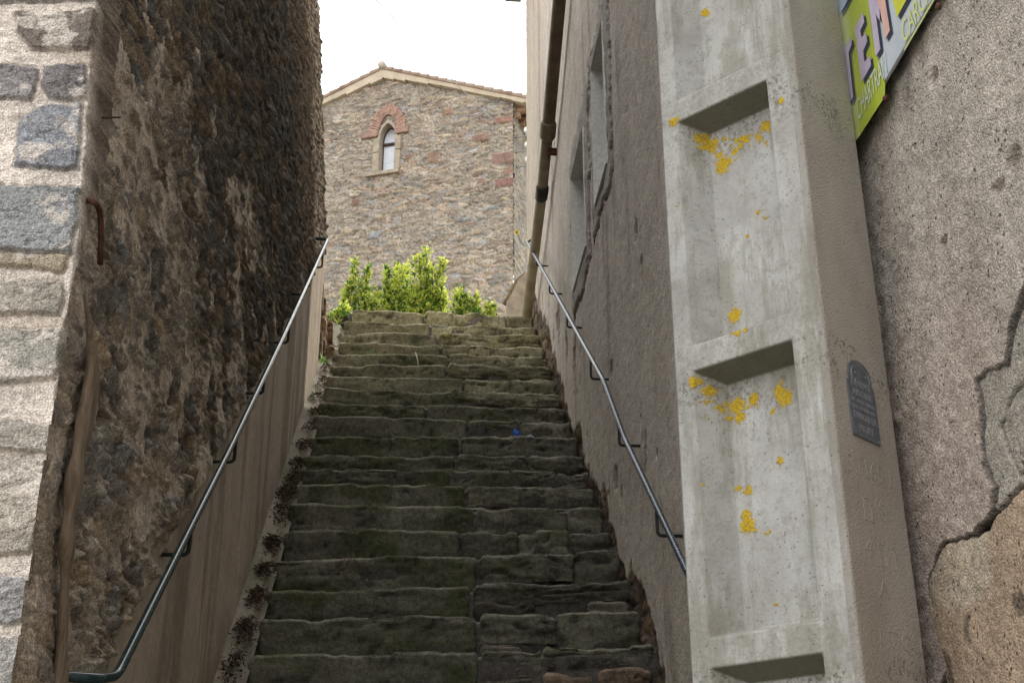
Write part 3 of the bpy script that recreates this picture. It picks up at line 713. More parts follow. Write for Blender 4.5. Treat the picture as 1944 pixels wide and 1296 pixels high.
pd = M.t.nodes.new('ShaderNodeVectorMath'); pd.operation = 'DOT_PRODUCT'; M.t.links.new(pd0.outputs[0], pd.inputs[0]); pd.inputs[1].default_value = (-PF[0], -PF[1], 0)
dotn = M.t.nodes.new('ShaderNodeVectorMath'); dotn.operation = 'DOT_PRODUCT'; M.t.links.new(geo.outputs['True Normal'], dotn.inputs[0]); dotn.inputs[1].default_value = (-PF[0], -PF[1], 0)
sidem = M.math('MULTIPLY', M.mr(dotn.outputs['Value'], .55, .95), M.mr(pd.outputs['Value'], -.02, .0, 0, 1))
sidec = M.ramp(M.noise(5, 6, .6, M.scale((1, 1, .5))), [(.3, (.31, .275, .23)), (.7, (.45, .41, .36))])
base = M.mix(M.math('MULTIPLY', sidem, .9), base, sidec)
pit = M.math('MULTIPLY', M.mr(M.voro(75), .06, .17, 1, 0), M.mr(M.noise(9), .42, .5))
base = M.mix(M.math('MULTIPLY', pit, .7), base, (.12, .11, .09))
# grime near the rungs
zg = M.sep(2)
fr_ = M.math('FRACT', M.math('DIVIDE', M.math('SUBTRACT', zg, 1.965-.601*3), .601))
near = M.math('MAXIMUM', M.mr(fr_, .80, 1.0), M.mr(fr_, .26, .06))
gr = M.math('MULTIPLY', near, M.mr(M.noise(85, 6, .8), .46, .6))
base = M.mix(M.math('MULTIPLY', M.math('MULTIPLY', gr, .42), M.math('SUBTRACT', 1, sidem)), base, (.19, .18, .135))
spots = [(1370, 312, .06, .020), (1350, 275, .08, .017), (1335, 265, .05, .013), (1300, 245, .04, .012), (1362, 292, .08, .010), (1450, 240, .08, .013), (1410, 262, .07, .011), (1392, 285, .08, .009), (1325, 15, .03, .012), (1388, 595, .05, .0155), (1402, 628, .01, .013), (1420, 624, .01, .008), (1343, 735, .05, .011), (1362, 748, .06, .012), (1395, 768, .08, .017), (1400, 790, .08, .012), (1428, 755, .06, .012), (1475, 740, .08, .013), (1488, 752, .08, .017), (1382, 792, .08, .007), (1413, 928, .05, .010), (1408, 975, .05, .012), (1412, 995, .05, .016), (1425, 1003, .05, .006), (1476, 872, .08, .007), (1475, 100, .02, .0), (1483, 193, 0, .006), (1470, 1145, .08, .004), (1408, 905, .04, .0)]
rl = random.Random(8)
for (cx0, cy0, sx0, sy0, n0_) in ((1385, 270, 45, 22, 16), (1440, 255, 18, 25, 9), (1400, 770, 42, 24, 15), (1482, 748, 20, 26, 8), (1400, 930, 40, 90, 4), (1395, 450, 50, 90, 4)):
    for _ in range(n0_): spots.append((cx0+rl.gauss(0, sx0*.6), cy0+rl.gauss(0, sy0*.6), .055, rl.uniform(.0025, .0065)))
wob = M.t.nodes.new('ShaderNodeVectorMath'); wob.operation = 'ADD'; M.t.links.new(M.tc, wob.inputs[0])
nv = M.node('ShaderNodeTexNoise', 1, Vector=M.tc, Scale=90, Detail=4)
sc_ = M.t.nodes.new('ShaderNodeVectorMath'); sc_.operation = 'SCALE'; M.t.links.new(nv, sc_.inputs[0]); sc_.inputs['Scale'].default_value = .028
su = M.t.nodes.new('ShaderNodeVectorMath'); su.operation = 'SUBTRACT'; M.t.links.new(sc_.outputs[0], su.inputs[0]); su.inputs[1].default_value = (.014,)*3
M.t.links.new(su.outputs[0], wob.inputs[1])
def proj_flat(v):
    dd = M.t.nodes.new('ShaderNodeVectorMath'); dd.operation = 'DOT_PRODUCT'; M.t.links.new(v, dd.inputs[0]); dd.inputs[1].default_value = (PS[0], PS[1], 0)
    ss = M.t.nodes.new('ShaderNodeVectorMath'); ss.operation = 'SCALE'; ss.inputs[0].default_value = (PS[0], PS[1], 0); M.t.links.new(dd.outputs['Value'], ss.inputs['Scale'])
    sb = M.t.nodes.new('ShaderNodeVectorMath'); sb.operation = 'SUBTRACT'; M.t.links.new(v, sb.inputs[0]); M.t.links.new(ss.outputs[0], sb.inputs[1]); return sb.outputs[0]
wobf = proj_flat(wob.outputs[0])
tot = None
for (px, py, dep, r) in spots:
    if r <= 0: continue
    p = np.array(frontpt(px, py, min(dep, .055))); q_ = p[0]*PS[0]+p[1]*PS[1]; p = (p[0]-PS[0]*q_, p[1]-PS[1]*q_, p[2])
    d_ = M.t.nodes.new('ShaderNodeVectorMath'); d_.operation = 'DISTANCE'; M.t.links.new(wobf, d_.inputs[0]); d_.inputs[1].default_value = p
    v = M.mr(d_.outputs['Value'], r*1.3, r*.75, 0, 1)
    tot = v if tot is None else M.math('MAXIMUM', tot, v)
brk_ = M.math('MULTIPLY', tot, M.mr(M.noise(170, 5, .8), .36, .44))
lc = M.ramp(M.noise(220, 3, .6), [(.3, (.22, .14, .01)), (.5, (.44, .29, .012)), (.72, (.55, .41, .05))])
base = M.mix(brk_, base, lc)
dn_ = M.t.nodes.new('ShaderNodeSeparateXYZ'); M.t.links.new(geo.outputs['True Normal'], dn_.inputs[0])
base = M.mix(M.mr(dn_.outputs[2], -.3, -.8, 0, .85), base, (.13, .125, .085))  # downward faces darkened: shade under the rungs painted into the concrete
g2 = M.math('MULTIPLY', M.mr(fr_, .72, .94), M.mr(M.noise(110, 5, .75), .5, .58)); g2 = M.math('MULTIPLY', g2, M.mr(M.noise(12, 3), .45, .55))
base = M.mix(M.math('MULTIPLY', g2, M.math('SUBTRACT', .75, M.math('MULTIPLY', brk_, .75))), base, (.13, .12, .09))
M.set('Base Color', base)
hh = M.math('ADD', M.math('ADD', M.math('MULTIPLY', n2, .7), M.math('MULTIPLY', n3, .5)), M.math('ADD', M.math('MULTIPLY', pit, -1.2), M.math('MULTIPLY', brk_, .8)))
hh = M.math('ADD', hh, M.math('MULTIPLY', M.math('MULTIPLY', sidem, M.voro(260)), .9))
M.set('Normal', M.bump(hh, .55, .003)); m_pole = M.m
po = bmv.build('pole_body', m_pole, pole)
import bmesh
bm = bmesh.new(); bm.from_mesh(po.data); bmesh.ops.remove_doubles(bm, verts=bm.verts, dist=.0002); bmesh.ops.recalc_face_normals(bm, faces=bm.faces); bm.to_mesh(po.data); bm.free()
mo = po.modifiers.new('Bevel', 'BEVEL'); mo.width = .004; mo.segments = 3; mo.limit_method = 'ANGLE'; mo.angle_limit = radians(25)
# --- text helper
def text_mesh(txt, size, ext=0.0):
    c = bpy.data.curves.new('lettering', 'FONT'); c.body = txt; c.size = size; c.extrude = ext; c.align_x = 'CENTER'; c.align_y = 'CENTER'; c.resolution_u = 3
    o = bpy.data.objects.new('lettering', c); C.objects.link(o); dg = bpy.context.evaluated_depsgraph_get(); dg.update()
    me = bpy.data.meshes.new_from_object(o.evaluated_get(dg)); V = [tuple(v.co) for v in me.vertices]; Fs = [tuple(p.vertices) for p in me.polygons]
    bpy.data.objects.remove(o); bpy.data.curves.remove(c); bpy.data.meshes.remove(me)
    return V, Fs
# --- warning plate on the pole's side face (s = W-side plane t along PS)
def side_pt(t, z, out=0.0):
    p = pole_pt(0, t, z); return (p[0]-PF[0]*out, p[1]-PF[1]*out, z)
m_plate = plain('grey_plate_paint', (.13, .145, .165), .45, .2, 50, .2, .001, .3, .5)
m_plate_hi = plain('worn_plate_lettering', (.25, .265, .285), .45, .2, 80, .1, .001, .3, .5)
tc_, zb_, zt2, hw = .119, 2.372, 2.535, .050
out = []
for k in range(13):
    a = pi*k/12; out.append((tc_+(hw-.008)*cos(a), zt2-.03+.030*sin(a)))
out += [(tc_-hw+.008, zt2-.045), (tc_-hw, zt2-.052), (tc_-hw, zb_), (tc_+hw, zb_), (tc_+hw, zt2-.052), (tc_+hw-.008, zt2-.045)]
def prism(o2, d0, d1):
    n = len(o2); v = [side_pt(t, z, d0) for t, z in o2]+[side_pt(t, z, d1) for t, z in o2]
    f = [tuple(range(n, 2*n))]+[(i, (i+1) % n, n+(i+1) % n, n+i) for i in range(n)]; return v, f
v, f = prism(out, -.002, .0035)
plate = mesh_obj('warning_plate', v, f, m_plate, pole, smooth=False)
def letters(txt, tcen, z, size, name='lettering', w=None, ext=.0006, mat=None, off=.0038):
    V, Fs = text_mesh(txt, size, ext)
    xs_ = [q[0] for q in V]; W_ = max(xs_)-min(xs_); k = (w/W_) if w else 1
    # the side face is seen from the alley mouth: text runs towards +PS
    vv = [side_pt(tcen+(q[0])*k, z+q[1], off+q[2]) for q in V]
    return vv, Fs
mbp = MB()
for txt, z, s_, w_ in (('D\u00c9FENSE', 2.4835, .021, .072), ('ABSOLUE', 2.463, .021, .072), ('DE TOUCHER AUX FILS', 2.446, .011, .084), ('MEME TOMB\u00c9S \u00c0 TERRE', 2.4325, .011, .084), ('DANGER DE', 2.4145, .021, .084), ('MORT', 2.391, .021, .05)):
    vv, Fs = letters(txt, tc_, z, s_, w=w_); n0 = len(mbp.v); mbp.v += vv; mbp.f += [tuple(n0+i for i in q) for q in Fs]
lt = mbp.build('lettering', m_plate_hi, plate); lt.location = (0, 0, 0)
mbp = MB()
for z in (2.473, 2.4525, 2.4395, 2.426, 2.403):
    mbp.box(side_pt(tc_, z, .0036), (.001, .001, .001))
    a, b = side_pt(tc_-.043, z, .0038), side_pt(tc_+.043, z, .0038)
    mbp.tube([a, b], .0006, 5)
ov = [side_pt(tc_+.034*cos(2*pi*k/24), zt2-.033+.0205*sin(2*pi*k/24), .0038) for k in range(25)]
mbp.tube(ov, .0010, 5)
for t in (-.02, .02): mbp.tube([side_pt(tc_+t, zt2-.03, .003), side_pt(tc_+t, zt2-.03, .006)], .0022, 10)
for t in (-.043, .043): mbp.tube([side_pt(tc_+t, zb_+.006, .003), side_pt(tc_+t, zb_+.006, .0055)], .0018, 8)
rb = mbp.build('raised_border', m_plate_hi, plate); rb.location = (0, 0, 0)
def cast_marks(V, Fs):
    p = list(range(len(V)))
    def find(i):
        while p[i] != i: p[i] = p[p[i]]; i = p[i]
        return i
    for f in Fs:
        for i in f[1:]: p[find(i)] = find(f[0])
    key = {}
    for i, v in enumerate(V): key.setdefault(tuple(round(c, 5) for c in v), []).append(i)
    for g in key.values():
        for i in g[1:]: p[find(i)] = find(g[0])
    gs = {}
    for f in Fs: gs.setdefault(find(f[0]), []).append(f)
    for fs in gs.values():
        ids = sorted({i for f in fs for i in f}); mp = {i: k for k, i in enumerate(ids)}
        mesh_obj('cast_letter', [V[i] for i in ids], [tuple(mp[i] for i in f) for f in fs], m_pole, pole, smooth=False)
# cast marks below the plate
m_mark = plain('cast_concrete_mark', (.37, .32, .265), .95, .25, 90, .5, .002)
mbp = MB()
for txt, tcen, z, s_, w_ in (('S 1165 1', .12, 2.31, .052, .16), ('[] 8', .12, 2.235, .052, .085), ('4 [] ]', .125, 2.155, .05, .11), ('A', .12, 2.085, .05, .04), ('1 T\u00b7QU', .155, 1.995, .045, .15)):
    vv, Fs = letters(txt, tcen, z, s_, w=w_, ext=.0007, off=.0001); cast_marks(vv, Fs)
p = frontpt(1588, 1222, 0)
# ------------------------------------------------------------------ advertising sign on the right wall
SXP = .945
def sg(zx, zy, off=0.0):
    p = on_x(1560+zx/4.63, zy/4.63, SXP); return (SXP-off, p[1], p[2])
sign = thing('sign_board', (SXP, 2.2, 3.12), 'lime green and white metal sign with TEM lettering, half hidden behind the concrete pole', 'sign')
bz = 3.128
m_white = plain('sign_white', (.5, .55, .6), .35, .06, 12, .0, .001, 0, .5)
m_lime = Mat('sign_lime'); yv = m_lime.sep(1); m_lime.set('Base Color', m_lime.mix(m_lime.mr(m_lime.noise(6, 4), .35, .7), (.36, .44, .05), (.46, .55, .04))); m_lime.set('Roughness', .35); m_lime = m_lime.m
m_navy = plain('sign_navy', (.03, .04, .075), .4, .1, 20, 0)
m_lilac = plain('sign_lilac', (.5, .43, .56), .4, .12, 25, 0)
m_peach = plain('sign_peach', (.66, .42, .36), .4, .1, 25, 0)
m_yel = plain('sign_yellow', (.58, .6, .06), .4, .1, 25, 0)
m_blue = plain('sign_blue', (.35, .45, .6), .4, .1, 25, 0)
pn = MB().box((SXP+.004, 1.95, bz+.42), (.008, 1.6, .84)).build('panel', m_white, sign, bevel=.002)
def flat(pts, off, mat, name):
    v = [sg(x, y_, off) for x, y_ in pts]
    mb = MB(); mb.quad(*v); o = mb.build(name, mat, sign)
    me = o.data; 
    if me.polygons[0].normal.x > 0: me.flip_normals()
    return o
lim = [(315, 1228), (558, 850), (562, 740), (515, 560), (470, 440), (455, 330), (425, 120), (410, -120), (330, -600), (-400, -600), (-400, 1228)]
yz = [sg(x, y_) for x, y_ in lim]
flat(lim[:8]+[(380, -330), (-60, 160), (60, 800), (240, 1235)], .001, m_lime, 'lime_field')
glyphs = [
 ([(170, 500), (262, 325), (276, 385), (247, 465), (288, 850), (258, 905), (200, 880)], m_lilac),
 ([(300, 245), (372, 112), (386, 195), (350, 272), (362, 332), (400, 290), (412, 365), (376, 450), (388, 548), (435, 488), (446, 575), (364, 722), (342, 590)], m_lilac),
 ([(412, -60), (487, 500), (528, 432), (487, 125), (522, 190), (520, 80), (470, -60)], m_lilac),
 ([(470, -60), (525, 90), (570, 345), (612, 270), (560, -60)], m_peach),
 ([(620, -60), (675, 155), (790, -60)], m_yel),
 ([(150, -60), (172, 130), (275, -60)], m_blue)]
for k, (P, mt) in enumerate(glyphs):
    cxm = 0
    flat([(x+20, y_+22) for x, y_ in P], .002, m_navy, 'letter_shadow'); flat(P, .003, mt, 'letter')
def sign_text(txt, y0, y1, z0, hgt, mat, name):
    V, Fs = text_mesh(txt, 1.0, 0)
    xa = [q[0] for q in V]; za = [q[1] for q in V]
    mb = MB(); sx = (y1-y0)/(max(xa)-min(xa)); sz = hgt/(max(za)-min(za))
    mb.v = [(SXP-.0035, y0+(q[0]-min(xa))*sx, z0+(q[1]-min(za))*sz+(0)) for q in V]; mb.f = Fs
    return mb.build(name, mat, sign)
a = sg(335, 1062); b = sg(585, 690); sign_text('CHARTRAN', a[1], b[1]-.006, a[2]-.002, .052, plain('sign_pale_text', (.6, .66, .6), .4, .05, 20, 0), 'lettering')
a = sg(735, 395); b = sg(1075, -40); sign_text('CARCASS', a[1], b[1], a[2], .05, plain('sign_lime_text', (.62, .68, .25), .4, .05, 20, 0), 'lettering')
a = sg(742, 450); b = sg(1075, 0)
MB().quad((SXP-.0035, a[1], a[2]), (SXP-.0035, b[1], a[2]), (SXP-.0035, b[1], a[2]+.005), (SXP-.0035, a[1], a[2]+.005)).build('underline', plain('sign_lime_line', (.58, .64, .2), .4, .05, 20, 0), sign)
for zx, zy in ((568, 868), (1035, 60)):
    p = sg(zx, zy); MB().tube([(SXP+.002, p[1], p[2]), (SXP-.005, p[1], p[2]), (SXP-.007, p[1], p[2])], [.007, .007, .004], 12).build('screw', m_rust, sign, smooth=True)

# ------------------------------------------------------------------ church
Q0 = np.array(on_y(975, 400, 20.0)); fa = radians(-69.4)
CD = np.array((sin(fa), cos(fa))); CN = np.array((-CD[1], CD[0]))   # along facade (to the left) and its normal
if CN[1] > 0: CN = -CN
def chp(px, py):
    d = ray(px, py); t = (Q0[0]*CN[0]+Q0[1]*CN[1])/(d[0]*CN[0]+d[1]*CN[1]); p = np.array((t*d[0], t*d[1])); return float(np.dot(p-Q0[:2], CD)), EZ+t*d[2]
def cw(s, z, out=0.0): p = Q0[:2]+CD*s+CN*out; return (p[0], p[1], z)
church = thing('church', (Q0[0]-1.5, Q0[1]+3, 6.4), 'old rubble-stone church with a low tiled gable and one arched window above the stairs', 'church')
sA, zA = chp(730, 136); sR, zR = chp(975, 186); sL, zL = chp(612, 195)
slR = (zA-zR)/(sA-0); slL = (zA-zL)/(sL-sA); WID = sA*2
slope = (slR+slL)/2
gz = lambda s: zA-.02-np.abs(s-sA)*np.where(s < sA, slR, slL)
wL, wB = chp(720, 328); wR, _ = chp(749, 325); wT = chp(734, 227)[1]
wc = (wL+wR)/2; ww = abs(wL-wR); wsp = chp(734, 262)[1]
S = np.linspace(0, WID+.6, 380); T = np.linspace(0, 1, 620)
Sg, Tg = np.meshgrid(S, T, indexing='ij'); Z0 = 6.0; Zg = Z0+(gz(Sg)-Z0)*Tg
Zr = Zg
wy = Sg+.05*fbm(Sg*4, Zr*7, Sg*0, 4, 301); wz = Zr+.035*fbm(Sg*5+4, Zr*5, Sg*0, 4, 302)+.02*Sg
f1, ed, r1, r2 = worley(wy/.18, wz/.066, 71, .98); tl = worley.dx*(r1-.5)*.05+worley.dy*(r2-.3)*.05; f1b, edb, r1b, r2b = worley(wy/.10, wz/.042, 72, .98)
sm = sstep(fbm(Sg*1.3, Zr*1.3, Sg*0, 3, 303), .0, .15)
E1 = ed*(1-sm)+edb*sm; R1 = np.where(sm > .5, r1b, r1); R2 = np.where(sm > .5, r2b, r2)
h = sstep(E1, .0, .12)*(.008+.02*R1)+tl*(1-sm)+.022*fbm(Sg*8, Zr*16, Sg*0, 5, 304, .6)
cS = palette(R2, [(.27, .22, .165), (.22, .19, .155), (.31, .25, .17), (.25, .22, .2), (.2, .175, .15), (.29, .21, .155), (.3, .27, .22), (.235, .24, .245), (.26, .2, .15), (.33, .275, .19), (.21, .2, .19), (.24, .2, .155), (.27, .235, .19), (.26, .185, .15)])
cS = (cS*.62+np.array((.255, .225, .185))*.38)*(.95+.65*R1)[..., None]
cM = np.array((.33, .29, .238))*(1+.15*fbm(Sg*4, Zr*4, Sg*0, 3, 305))[..., None]
mm = sstep(E1, .0, .12)*(1-.85*sstep(fbm(Sg*2.2, Zr*2.2, Sg*0, 4, 306), .1, .4))
col = mixc(cM, cS, mm); jn = sstep(E1, .05, .0)*sstep(fbm(Sg*3, Zr*3, Sg*0, 3, 307), -.15, .15); col = mixc(col, col*.45, jn)
for (x0, y0, x1, y1, c_) in ((938, 220, 975, 238, (.26, .13, .1)), (935, 288, 976, 316, (.25, .14, .12)), (958, 316, 977, 336, (.3, .17, .13)), (940, 337, 977, 358, (.24, .11, .1)), (897, 254, 930, 272, (.26, .15, .12)), (840, 205, 860, 222, (.28, .16, .12)), (812, 290, 835, 312, (.27, .16, .12)), (668, 378, 683, 392, (.22, .11, .09)), (770, 293, 783, 305, (.22, .12, .1)), (688, 262, 712, 266, (.26, .14, .11)), (920, 390, 948, 402, (.27, .28, .29)), (865, 412, 895, 424, (.27, .28, .29)), (700, 440, 722, 456, (.26, .27, .29)), (815, 338, 834, 345, (.28, .16, .12)), (905, 338, 922, 352, (.27, .16, .13))):
    s0, z0 = chp(x0, y1); s1, z1 = chp(x1, y0); P = [(s0, z0), (s1, z0), (s1, z1), (s0, z1)]
    sdv = poly_sd(Sg+.02*fbm(Sg*8, Zr*8, Sg*0, 3, 310), Zr+.02*fbm(Sg*8+5, Zr*8, Sg*0, 3, 311), P); m = sstep(sdv, -.01, .02)
    h = h*(1-m)+.04*m; col = mixc(col, (.85*np.array(c_)+np.array((.03, .04, .03)))*(1+.2*fbm(Sg*6, Zr*6, Sg*0, 3, 312))[..., None], m)
p_ = cw(0, 0); Vx = Q0[0]+CD[0]*Sg+CN[0]*h; Vy = Q0[1]+CD[1]*Sg+CN[1]*h
scn = (Sg[:-1, :-1]+Sg[1:, 1:])/2; zcn = (Zg[:-1, :-1]+Zg[1:, 1:])/2
def arch_in(s, z, w_, grow=0):
    r = w_*.5*1.45; half = w_/2+grow
    dx = np.abs(s-wc)
    inside_rect = (dx < half) & (z > wB) & (z < wsp)
    R = r+grow; c0 = r-w_/2
    inside_arch = (z >= wsp) & (np.hypot(dx+c0, (z-wsp)*.72) < R)
    return inside_rect | inside_arch
keep = ~arch_in(scn, zcn, ww, .03)
gw = mesh_obj('gable_wall', np.stack([Vx, Vy, Zg], -1).reshape(-1, 3), grid_faces(len(S), len(T), CN[1] > 0, keep), m_church, church, col)
# arched window
m_jamb = plain('window_dressing', (.32, .275, .215), .9, .2, 8, .4, .01)
def arch_pts(w_, grow, n=9):
    r = w_*.5*1.45; c0 = r-w_/2; R = r+grow
    thm = math.acos(min(1, c0/R)); out = []
    for k in range(n+1):
        a = thm*k/n; out.append((R*cos(a)-c0, R*sin(a)/.72))
    return out
ap = arch_pts(ww, 0)
outline = [(wc-ww/2, wB)]+[(wc-x, wsp+z) for x, z in ap]+[(wc+x, wsp+z) for x, z in ap[::-1]]+[(wc+ww/2, wB)]
ap2 = arch_pts(ww, .04); outl2 = [(wc-ww/2-.04, wB-.01)]+[(wc-x, wsp+z) for x, z in ap2]+[(wc+x, wsp+z) for x, z in ap2[::-1]]+[(wc+ww/2+.04, wB-.01)]
mb = MB()
for i in range(len(outline)-1):
    mb.quad(cw(*outline[i], .05), cw(*outline[i+1], .05), cw(*outline[i+1], -.30), cw(*outline[i], -.30))
    mb.quad(cw(*outl2[i], .045), cw(*outl2[i+1], .045), cw(*outline[i+1], .05), cw(*outline[i], .05))
win = mb.build('window', m_jamb, church)
M = Mat('pale_window_glass'); n = M.noise(3, 4, .6, M.scale((2, 2, 5)))
M.set('Base Color', M.ramp(n, [(.3, (.55, .62, .72)), (.7, (.75, .79, .84))])); M.set('Roughness', .25); M.set('Normal', M.bump(M.noise(7), .2, .01))
mb = MB(); mb.quad(*[cw(s, z, -.14) for s, z in outline]); pg = mb.build('pane', M.m, win); pg.location = (0, 0, 0)
m_wf = plain('brown_window_frame', (.07, .05, .045), .7)
mb = MB(); zt_ = chp(735, 268)[1]
for i in range(len(outline)-1): mb.tube([cw(*outline[i], -.13), cw(*outline[i+1], -.13)], .018, 6)
tr_ = MB().tube([cw(wc-ww/2, zt_, -.12), cw(wc+ww/2, zt_, -.12)], .032, 6).build('transom', m_wf, win); tr_.location = (0, 0, 0)
fr = mb.build('frame', m_wf, win); fr.location = (0, 0, 0)
mb = MB()
def cbox(mb, s0, s1, z0, z1, o0, o1):
    P = [cw(s, z, o) for o in (o0, o1) for s, z in ((s0, z0), (s1, z0), (s1, z1), (s0, z1))]; n = len(mb.v); mb.v += P
    mb.f += [tuple(n+k for k in q) for q in ((0, 1, 2, 3), (7, 6, 5, 4), (0, 4, 5, 1), (1, 5, 6, 2), (2, 6, 7, 3), (3, 7, 4, 0))]
wmx = max(wL, wR); wmn = min(wL, wR)
rj = random.Random(5); zz = wB
while zz < wsp-.1:
    hj = min(rj.uniform(.26, .5), wsp-zz); 
    for a_, b_ in ((wmx+.005, wmx+.10+rj.uniform(0, .03)), (wmn-.09-rj.uniform(0, .03), wmn-.005)):
        m_ = MB(); cbox(m_, a_, b_, zz, zz+hj-.012, -.05, .062); m_.build('jamb_stone', m_jamb, church, bevel=.01)
    zz += hj
mb = MB(); cbox(mb, wmn-.1, wmx+.24, wB-.08, wB-.005, -.2, .075); mb.build('window_sill', m_jamb, church, bevel=.01)
m_brick = plain('arch_brick', (.33, .21, .165), .9, .35, 14, .5, .01)
mb = MB(); cz0 = wsp+.04
def ell(a, ax, az_): return (wc+ax*cos(a), cz0+az_*sin(a))
for k in range(31):
    a = pi*(k+.5)/31; da = pi/31*.40
    ai, zi = ww/2+.035, (wT-wsp)+.02; jt = .02*rj.random(); ao, zo = ai+.17+jt, zi+.21+jt
    P2 = [ell(a-da, ai, zi), ell(a-da, ao, zo), ell(a+da, ao, zo), ell(a+da, ai, zi)]
    oo = .055+.015*rj.random(); n0 = len(mb.v); mb.v += [cw(s, z, -.02) for s, z in P2]+[cw(s, z, oo) for s, z in P2]
    mb.f += [(n0+4, n0+5, n0+6, n0+7)]+[(n0+i, n0+(i+1) % 4, n0+4+(i+1) % 4, n0+4+i) for i in range(4)]
mb.build('brick_arch', m_brick, church)
mb = MB(); mb = None; m_rs = plain('red_sandstone', (.27, .18, .145), .9, .25, 10, .4, .01)
for (x0_, y0_, x1_, y1_) in ((687, 251, 717, 267), (750, 239, 777, 257)):
    (sa, za_), (sb, zb2) = chp(x0_, y1_), chp(x1_, y0_); m_ = MB(); cbox(m_, min(sa, sb), max(sa, sb), za_, zb2, -.02, .066); m_.build('impost_stone', m_rs, church, bevel=.012)
# side wall, roof, verge
SN = -CD   # outward normal of the right-hand side wall
dep = 9.0
Sg, Tg = np.meshgrid(np.linspace(-.04, dep, 300), np.linspace(0, 1, 500), indexing='ij'); zr_ = float(gz(np.array([0.]))[0]); Zg = 6.0+(zr_-6.0)*Tg
f1, ed, r1, r2 = worley((Sg+.03*fbm(Sg*3, Zg*3, Sg*0, 3, 321))/.22, (Zg+.03*fbm(Sg*3+4, Zg*4, Sg*0, 3, 322))/.1, 81, .95)
h = sstep(ed, .02, .25)*(.01+.025*r1)
col = palette(r2, [(.3, .27, .22), (.26, .24, .21), (.34, .29, .22), (.3, .28, .26)])*(.85+.3*r1)[..., None]; col = mixc(np.array((.3, .26, .2))*np.ones_like(col), col, sstep(ed, .04, .16))
Vx = Q0[0]-CN[0]*Sg+SN[0]*h; Vy = Q0[1]-CN[1]*Sg+SN[1]*h
mesh_obj('side_wall', np.stack([Vx, Vy, Zg], -1).reshape(-1, 3), grid_faces(300, 500, False), m_church, church, col)
mb = MB(); mb.quad(cw(WID+.6, 6, -.02), cw(WID+.6, 6, -dep), cw(WID+.6, float(gz(np.array([WID+.6]))[0]), -dep), cw(WID+.6, float(gz(np.array([WID+.6]))[0]), -.02)); mb.quad(cw(0, 6, -dep), cw(WID+.6, 6, -dep), cw(WID+.6, zr_, -dep), cw(0, zr_, -dep))
mb.build('back_wall', mw, church)
m_verge = plain('cream_verge_mortar', (.52, .45, .35), .95, .12, 6, .3, .01)
m_tile = Mat('canal_tile'); n = m_tile.noise(3, 5); m_tile.set('Base Color', m_tile.ramp(n, [(.3, (.2, .15, .12)), (.5, (.34, .25, .2)), (.7, (.4, .36, .3))])); m_tile.set('Normal', m_tile.bump(m_tile.noise(20), .4, .01)); m_tile = m_tile.m
mb = MB()
zg1 = lambda s: float(gz(np.array([float(s)]))[0])
for s0, s1 in ((-.45, sA), (sA, WID+.6)):
    n0 = len(mb.v); nseg = 14
    for a_, b_ in zip(np.linspace(s0, s1, nseg)[:-1], np.linspace(s0, s1, nseg)[1:]):
        ta = .07+.10*max(0, min(1, 1-abs(a_-sA)/1.2))+.02*rj.random(); tb = ta if a_ == s0 else ta
        n0 = len(mb.v)
        mb.v += [cw(a_, zg1(a_)-ta, .09), cw(b_, zg1(b_)-ta, .09), cw(b_, zg1(b_)+.02, .11), cw(a_, zg1(a_)+.02, .11), cw(a_, zg1(a_)-ta, -.1), cw(b_, zg1(b_)-ta, -.1)]
        mb.f += [(n0, n0+1, n0+2, n0+3), (n0+4, n0+5, n0+1, n0)]
mb.build('verge_mortar', m_verge, church)
mb = MB(); mb.quad(cw(-.5, zg1(-.5)+.03, .14), cw(sA, zA+.03, .14), cw(sA, zA+.03, -dep), cw(-.5, zg1(-.5)+.03, -dep)); e_ = WID+.9
mb.quad(cw(sA, zA+.03, .14), cw(e_, zg1(e_)+.03, .14), cw(e_, zg1(e_)+.03, -dep), cw(sA, zA+.03, -dep))
roof = mb.build('roof', m_tile, church)
mb = MB()
for s0, s1 in ((sA, -.5), (sA, e_)):
    n = 17
    for k in range(n):
        a_ = s0+(s1-s0)*k/n; b_ = s0+(s1-s0)*(k+1.18)/n
        for off in (.10, .0, -.12, -.24):
            mb.tube([cw(a_, zg1(a_)+.03, off), cw(b_, zg1(b_)+.045, off)], [.035, .05], 8)
vt = mb.build('verge_tile', m_tile, roof, smooth=False); vt.location = (0, 0, 0)
rt = MB().tube([cw(sA, zA+.05, .17), cw(sA, zA+.05, -.6), cw(sA, zA+.05, -dep)], .075, 12).build('ridge_tile', plain('ridge_mortar', (.4, .36, .3)), roof, smooth=True); rt.location = (0, 0, 0)
mb = MB()
for k in range(30):
    o = -.1-k*.28
    for j in range(3):
        mb.tube([cw(.02, zr_-.30+j*.10, o-.02*j), cw(-.10-.11*j, zr_-.30+j*.10-.01, o)], .062, 8)
ge = mb.build('eave_tile_course', plain('eave_tile', (.3, .2, .13), .9, .3, 9), church)
